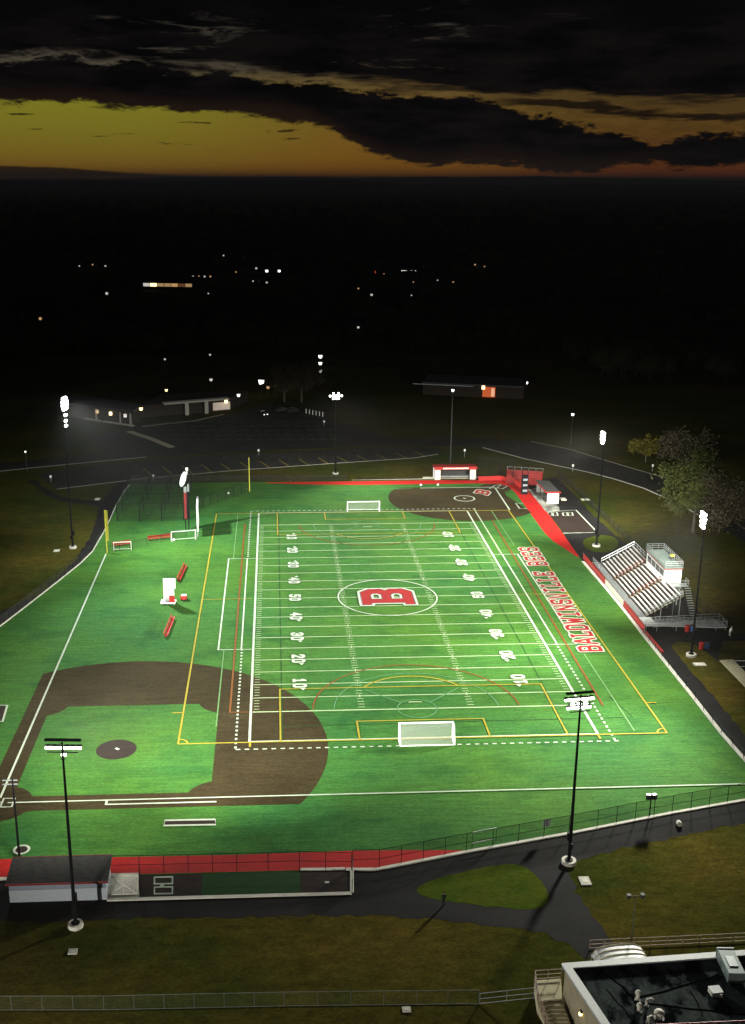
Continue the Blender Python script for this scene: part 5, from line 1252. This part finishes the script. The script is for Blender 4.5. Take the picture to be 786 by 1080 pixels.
# ------------------------------------------------------------------ SKY: dusk glow under broken dark cloud
def sky():
    w = bpy.data.worlds.new('World'); SC.world = w; w.use_nodes = True; nt = w.node_tree; N, L = nt.nodes, nt.links
    bg = N['Background']
    def math_(op, a, b=None, c=None, clamp=False):
        n = N.new('ShaderNodeMath'); n.operation = op; n.use_clamp = clamp
        for i, v in enumerate((a, b, c)):
            if v is None: continue
            if isinstance(v, (int, float)): n.inputs[i].default_value = v
            else: L.new(v, n.inputs[i])
        return n.outputs[0]
    def sstep(x, lo, hi):
        n = N.new('ShaderNodeMapRange'); n.interpolation_type = 'SMOOTHSTEP'
        L.new(x, n.inputs['Value']); n.inputs['From Min'].default_value = lo; n.inputs['From Max'].default_value = hi
        return n.outputs['Result']
    def mixc(f, a, b):
        n = N.new('ShaderNodeMix'); n.data_type = 'RGBA'
        if isinstance(f, (int, float)): n.inputs[0].default_value = f
        else: L.new(f, n.inputs[0])
        for i, v in ((6, a), (7, b)):
            if isinstance(v, tuple): n.inputs[i].default_value = (*v, 1)
            else: L.new(v, n.inputs[i])
        return n.outputs[2]
    tc = N.new('ShaderNodeTexCoord'); sp = N.new('ShaderNodeSeparateXYZ'); L.new(tc.outputs['Generated'], sp.inputs[0])
    az = math_('ARCTAN2', sp.outputs[0], sp.outputs[1]); el = math_('ARCSINE', sp.outputs[2])
    A0, A1 = -.45, .55; ES = .20
    u = math_('DIVIDE', math_('SUBTRACT', az, A0), A1-A0, clamp=True)
    def curve(pts):
        n = N.new('ShaderNodeFloatCurve'); c = n.mapping.curves[0]
        q = []
        for px, py in pts:
            a, e = azel(px, py); q.append(((a-A0)/(A1-A0), max(0, e)/ES))
        q = [(0, q[0][1])]+q+[(1, q[-1][1])]
        while len(c.points) < len(q): c.points.new(.5, .5)
        for p, (x, y) in zip(c.points, q): p.location = (x, y); p.handle_type = 'AUTO_CLAMPED'
        n.mapping.update(); L.new(u, n.inputs['Value'])
        return math_('MULTIPLY', n.outputs[0], ES)
    def noise(sx, sy, det=6, rough=.6, off=0.0, dist=0.0):
        cb = N.new('ShaderNodeCombineXYZ'); L.new(math_('MULTIPLY', az, sx), cb.inputs[0]); L.new(math_('MULTIPLY', el, sy), cb.inputs[1]); cb.inputs[2].default_value = off
        n = N.new('ShaderNodeTexNoise'); n.inputs['Scale'].default_value = 1; n.inputs['Detail'].default_value = det; n.inputs['Roughness'].default_value = rough; n.inputs['Distortion'].default_value = dist
        L.new(cb.outputs[0], n.inputs['Vector']); return math_('SUBTRACT', n.outputs['Fac'], .5)
    def ramp(x, stops):
        n = N.new('ShaderNodeValToRGB'); e = n.color_ramp.elements
        while len(e) < len(stops): e.new(.5)
        for k, (p, c) in enumerate(stops): e[k].position = p; e[k].color = (*c, 1)
        L.new(x, n.inputs[0]); return n.outputs[0]
    E = math_('DIVIDE', el, .17, clamp=True)
    left = ramp(E, [(0, (.150, .060, .010)), (.06, (.195, .105, .014)), (.18, (.185, .142, .015)), (.38, (.200, .188, .017)), (.44, (.10, .085, .024)), (.52, (.075, .062, .042)), (1, (.05, .047, .044))])
    mid = ramp(E, [(0, (.17, .055, .008)), (.10, (.185, .085, .010)), (.30, (.15, .085, .015)), (.48, (.11, .070, .024)), (.56, (.065, .055, .042)), (1, (.05, .046, .044))])
    right = ramp(E, [(0, (.10, .022, .007)), (.08, (.105, .032, .008)), (.25, (.10, .052, .011)), (.45, (.075, .046, .015)), (.72, (.035, .03, .026)), (1, (.012, .012, .013))])
    a_l, _ = azel(120, 150); a_m, _ = azel(430, 150); a_r, _ = azel(690, 150)
    base = mixc(sstep(az, a_l, a_m), left, mixc(sstep(az, a_m, a_r), mid, right))
    # away from the afterglow the sky is almost black
    far = sstep(math_('ABSOLUTE', math_('SUBTRACT', az, -.05)), .6, 1.5)
    base = mixc(far, base, (.020, .021, .026))
    # main cloud bank
    nb = noise(20, 62, 8, .64, 1.3, .5); ns = noise(60, 190, 6, .66, 4.1, .4)
    bot = curve([(-60, 109), (0, 110), (60, 109), (110, 112), (150, 118), (240, 121), (300, 125), (340, 136), (380, 158), (416, 170.5), (462, 176), (500, 173), (540, 174.5), (590, 180.5), (625, 181), (656, 177), (690, 173), (712, 179), (740, 179), (786, 169), (860, 168)])
    top = curve([(-60, 66), (0, 63), (40, 57), (75, 55), (100, 63), (135, 60), (160, 69), (190, 74), (250, 76), (290, 83), (340, 86), (386, 96), (437, 99), (503, 105), (539, 113), (590, 126), (630, 134), (671, 143), (695, 150), (714, 146), (740, 138), (786, 135), (860, 132)])
    lo = sstep(math_('ADD', math_('SUBTRACT', el, bot), math_('ADD', math_('MULTIPLY', nb, .022), math_('MULTIPLY', ns, .015))), -.0014, .0034)
    hi = sstep(math_('ADD', math_('SUBTRACT', top, el), math_('ADD', math_('MULTIPLY', nb, .034), math_('MULTIPLY', ns, .018))), -.0014, .0034)
    bank = math_('MULTIPLY', lo, hi)
    # upper deck
    ub = curve([(-60, 60), (0, 58), (60, 54), (110, 57), (170, 66), (240, 74), (300, 79), (370, 86), (440, 93), (520, 99), (600, 104), (680, 107), (730, 108), (786, 107), (860, 107)])
    n2 = noise(9, 85, 7, .62, 9.2, .3); n3 = noise(30, 240, 5, .6, 2.2)
    deck = sstep(math_('ADD', math_('SUBTRACT', el, ub), math_('ADD', math_('MULTIPLY', n2, .034), math_('MULTIPLY', n3, .010))), -.003, .006)
    # long grey rifts in the deck
    nw = noise(8, 62, 8, .66, 17.0, .6); rift = sstep(nw, .06, .20)
    wgt = math_('MULTIPLY', sstep(el, .070, .085), math_('SUBTRACT', 1, sstep(el, .112, .165)))
    rift = math_('MULTIPLY', math_('MULTIPLY', rift, wgt), math_('SUBTRACT', 1, sstep(az, azel(560, 60)[0], azel(640, 60)[0])))
    deck = math_('MULTIPLY', deck, math_('SUBTRACT', 1, math_('MULTIPLY', rift, .80)))
    # streak between bank and deck on the right
    s1 = curve([(-60, 110), (380, 110), (500, 104), (560, 108), (640, 116), (700, 120), (786, 125), (860, 126)])
    st = math_('MULTIPLY', math_('SUBTRACT', 1, sstep(math_('ABSOLUTE', math_('ADD', math_('SUBTRACT', el, s1), math_('ADD', math_('MULTIPLY', n2, .024), math_('MULTIPLY', n3, .014)))), .0010, .0060)), sstep(az, azel(480, 100)[0], azel(560, 100)[0]))
    # flecks low in the glow
    nf = noise(20, 190, 5, .6, 36.0); fl = math_('MULTIPLY', sstep(nf, .115, .15), math_('MULTIPLY', sstep(el, .012, .04), math_('SUBTRACT', 1, sstep(az, azel(420, 150)[0], azel(470, 150)[0]))))
    # thin bank lying on the horizon
    hb = curve([(-60, 173), (0, 174.5), (75, 177), (110, 180), (200, 185), (260, 187), (330, 190), (786, 192), (860, 192)])
    hlow = math_('MULTIPLY', sstep(math_('ADD', math_('SUBTRACT', hb, el), math_('MULTIPLY', nb, .003)), -.0006, .0012), sstep(math_('ADD', el, math_('MULTIPLY', ns, .002)), .0014, .0026))
    ng = noise(13, 55, 7, .66, 61.0, .4); fill = math_('MULTIPLY', math_('MULTIPLY', sstep(ng, -.09, .06), sstep(math_('SUBTRACT', el, top), -.004, .002)), math_('SUBTRACT', 1, math_('MULTIPLY', sstep(az, azel(380, 60)[0], azel(470, 60)[0]), .75)))
    deck = math_('MAXIMUM', deck, fill)
    cm = math_('MAXIMUM', math_('MAXIMUM', bank, deck), math_('MAXIMUM', math_('MAXIMUM', math_('MULTIPLY', fl, .85), math_('MULTIPLY', st, .9)), math_('MULTIPLY', hlow, .9)), clamp=True)
    nc = noise(14, 60, 6, .6, 44.0)
    ccol = mixc(sstep(nc, -.16, .2), (.0014, .0013, .0016), (.0056, .0044, .0042))
    warm = math_('MULTIPLY', math_('SUBTRACT', 1, sstep(math_('SUBTRACT', el, bot), .0, .018)), math_('SUBTRACT', 1, sstep(az, azel(600, 150)[0], azel(760, 150)[0])))
    ccol = mixc(math_('MULTIPLY', warm, .8), ccol, (.016, .0085, .005))
    ccol = mixc(math_('MULTIPLY', sstep(el, .10, .155), .85), ccol, (.0014, .0014, .0017))
    ccol = mixc(math_('MAXIMUM', far, sstep(el, .28, .6)), ccol, (.017, .018, .022))
    col = mixc(cm, base, ccol)
    below = sstep(el, -.02, 0.0); col = mixc(below, (.003, .003, .003), col)
    L.new(col, bg.inputs['Color']); bg.inputs['Strength'].default_value = 1.0
sky()

def haze():
    mb = MB().box((2500, 18500, 69), (70000, 46000, 142)); m = bpy.data.materials.new('thin night haze'); m.use_nodes = True
    nt = m.node_tree; nt.nodes.remove(nt.nodes['Principled BSDF']); v = nt.nodes.new('ShaderNodeVolumePrincipled')
    v.inputs['Color'].default_value = (1, .95, .90, 1); v.inputs['Density'].default_value = HAZE
    nt.links.new(v.outputs[0], nt.nodes['Material Output'].inputs['Volume']); M['haze'] = m
    tag(mb.build('haze', 'haze'), kind='stuff')
HAZE = 8e-5
haze()
# ------------------------------------------------------------------ CAMERA AND RENDER SETTINGS
cd = bpy.data.cameras.new('camera'); cam = bpy.data.objects.new('camera', cd); COL.objects.link(cam); SC.camera = cam
cam.matrix_world = Matrix(((R2.x, U2.x, -FW.x, CAM.x), (R2.y, U2.y, -FW.y, CAM.y), (R2.z, U2.z, -FW.z, CAM.z), (0, 0, 0, 1)))
cd.sensor_fit = 'VERTICAL'; cd.sensor_height = 24; cd.lens = FOC/1080*24; cd.shift_x = (393-CX)/1080; cd.clip_start = 1; cd.clip_end = 60000
vs = SC.view_settings; vs.view_transform = 'Standard'; vs.look = 'None'; vs.exposure = 0; vs.gamma = 1; vs.use_curve_mapping = False
SC.render.film_transparent = False
cy = SC.cycles; cy.max_bounces = 5; cy.diffuse_bounces = 2; cy.glossy_bounces = 2; cy.transparent_max_bounces = 12; cy.sample_clamp_indirect = 2; cy.use_denoising = True; cy.use_light_tree = True
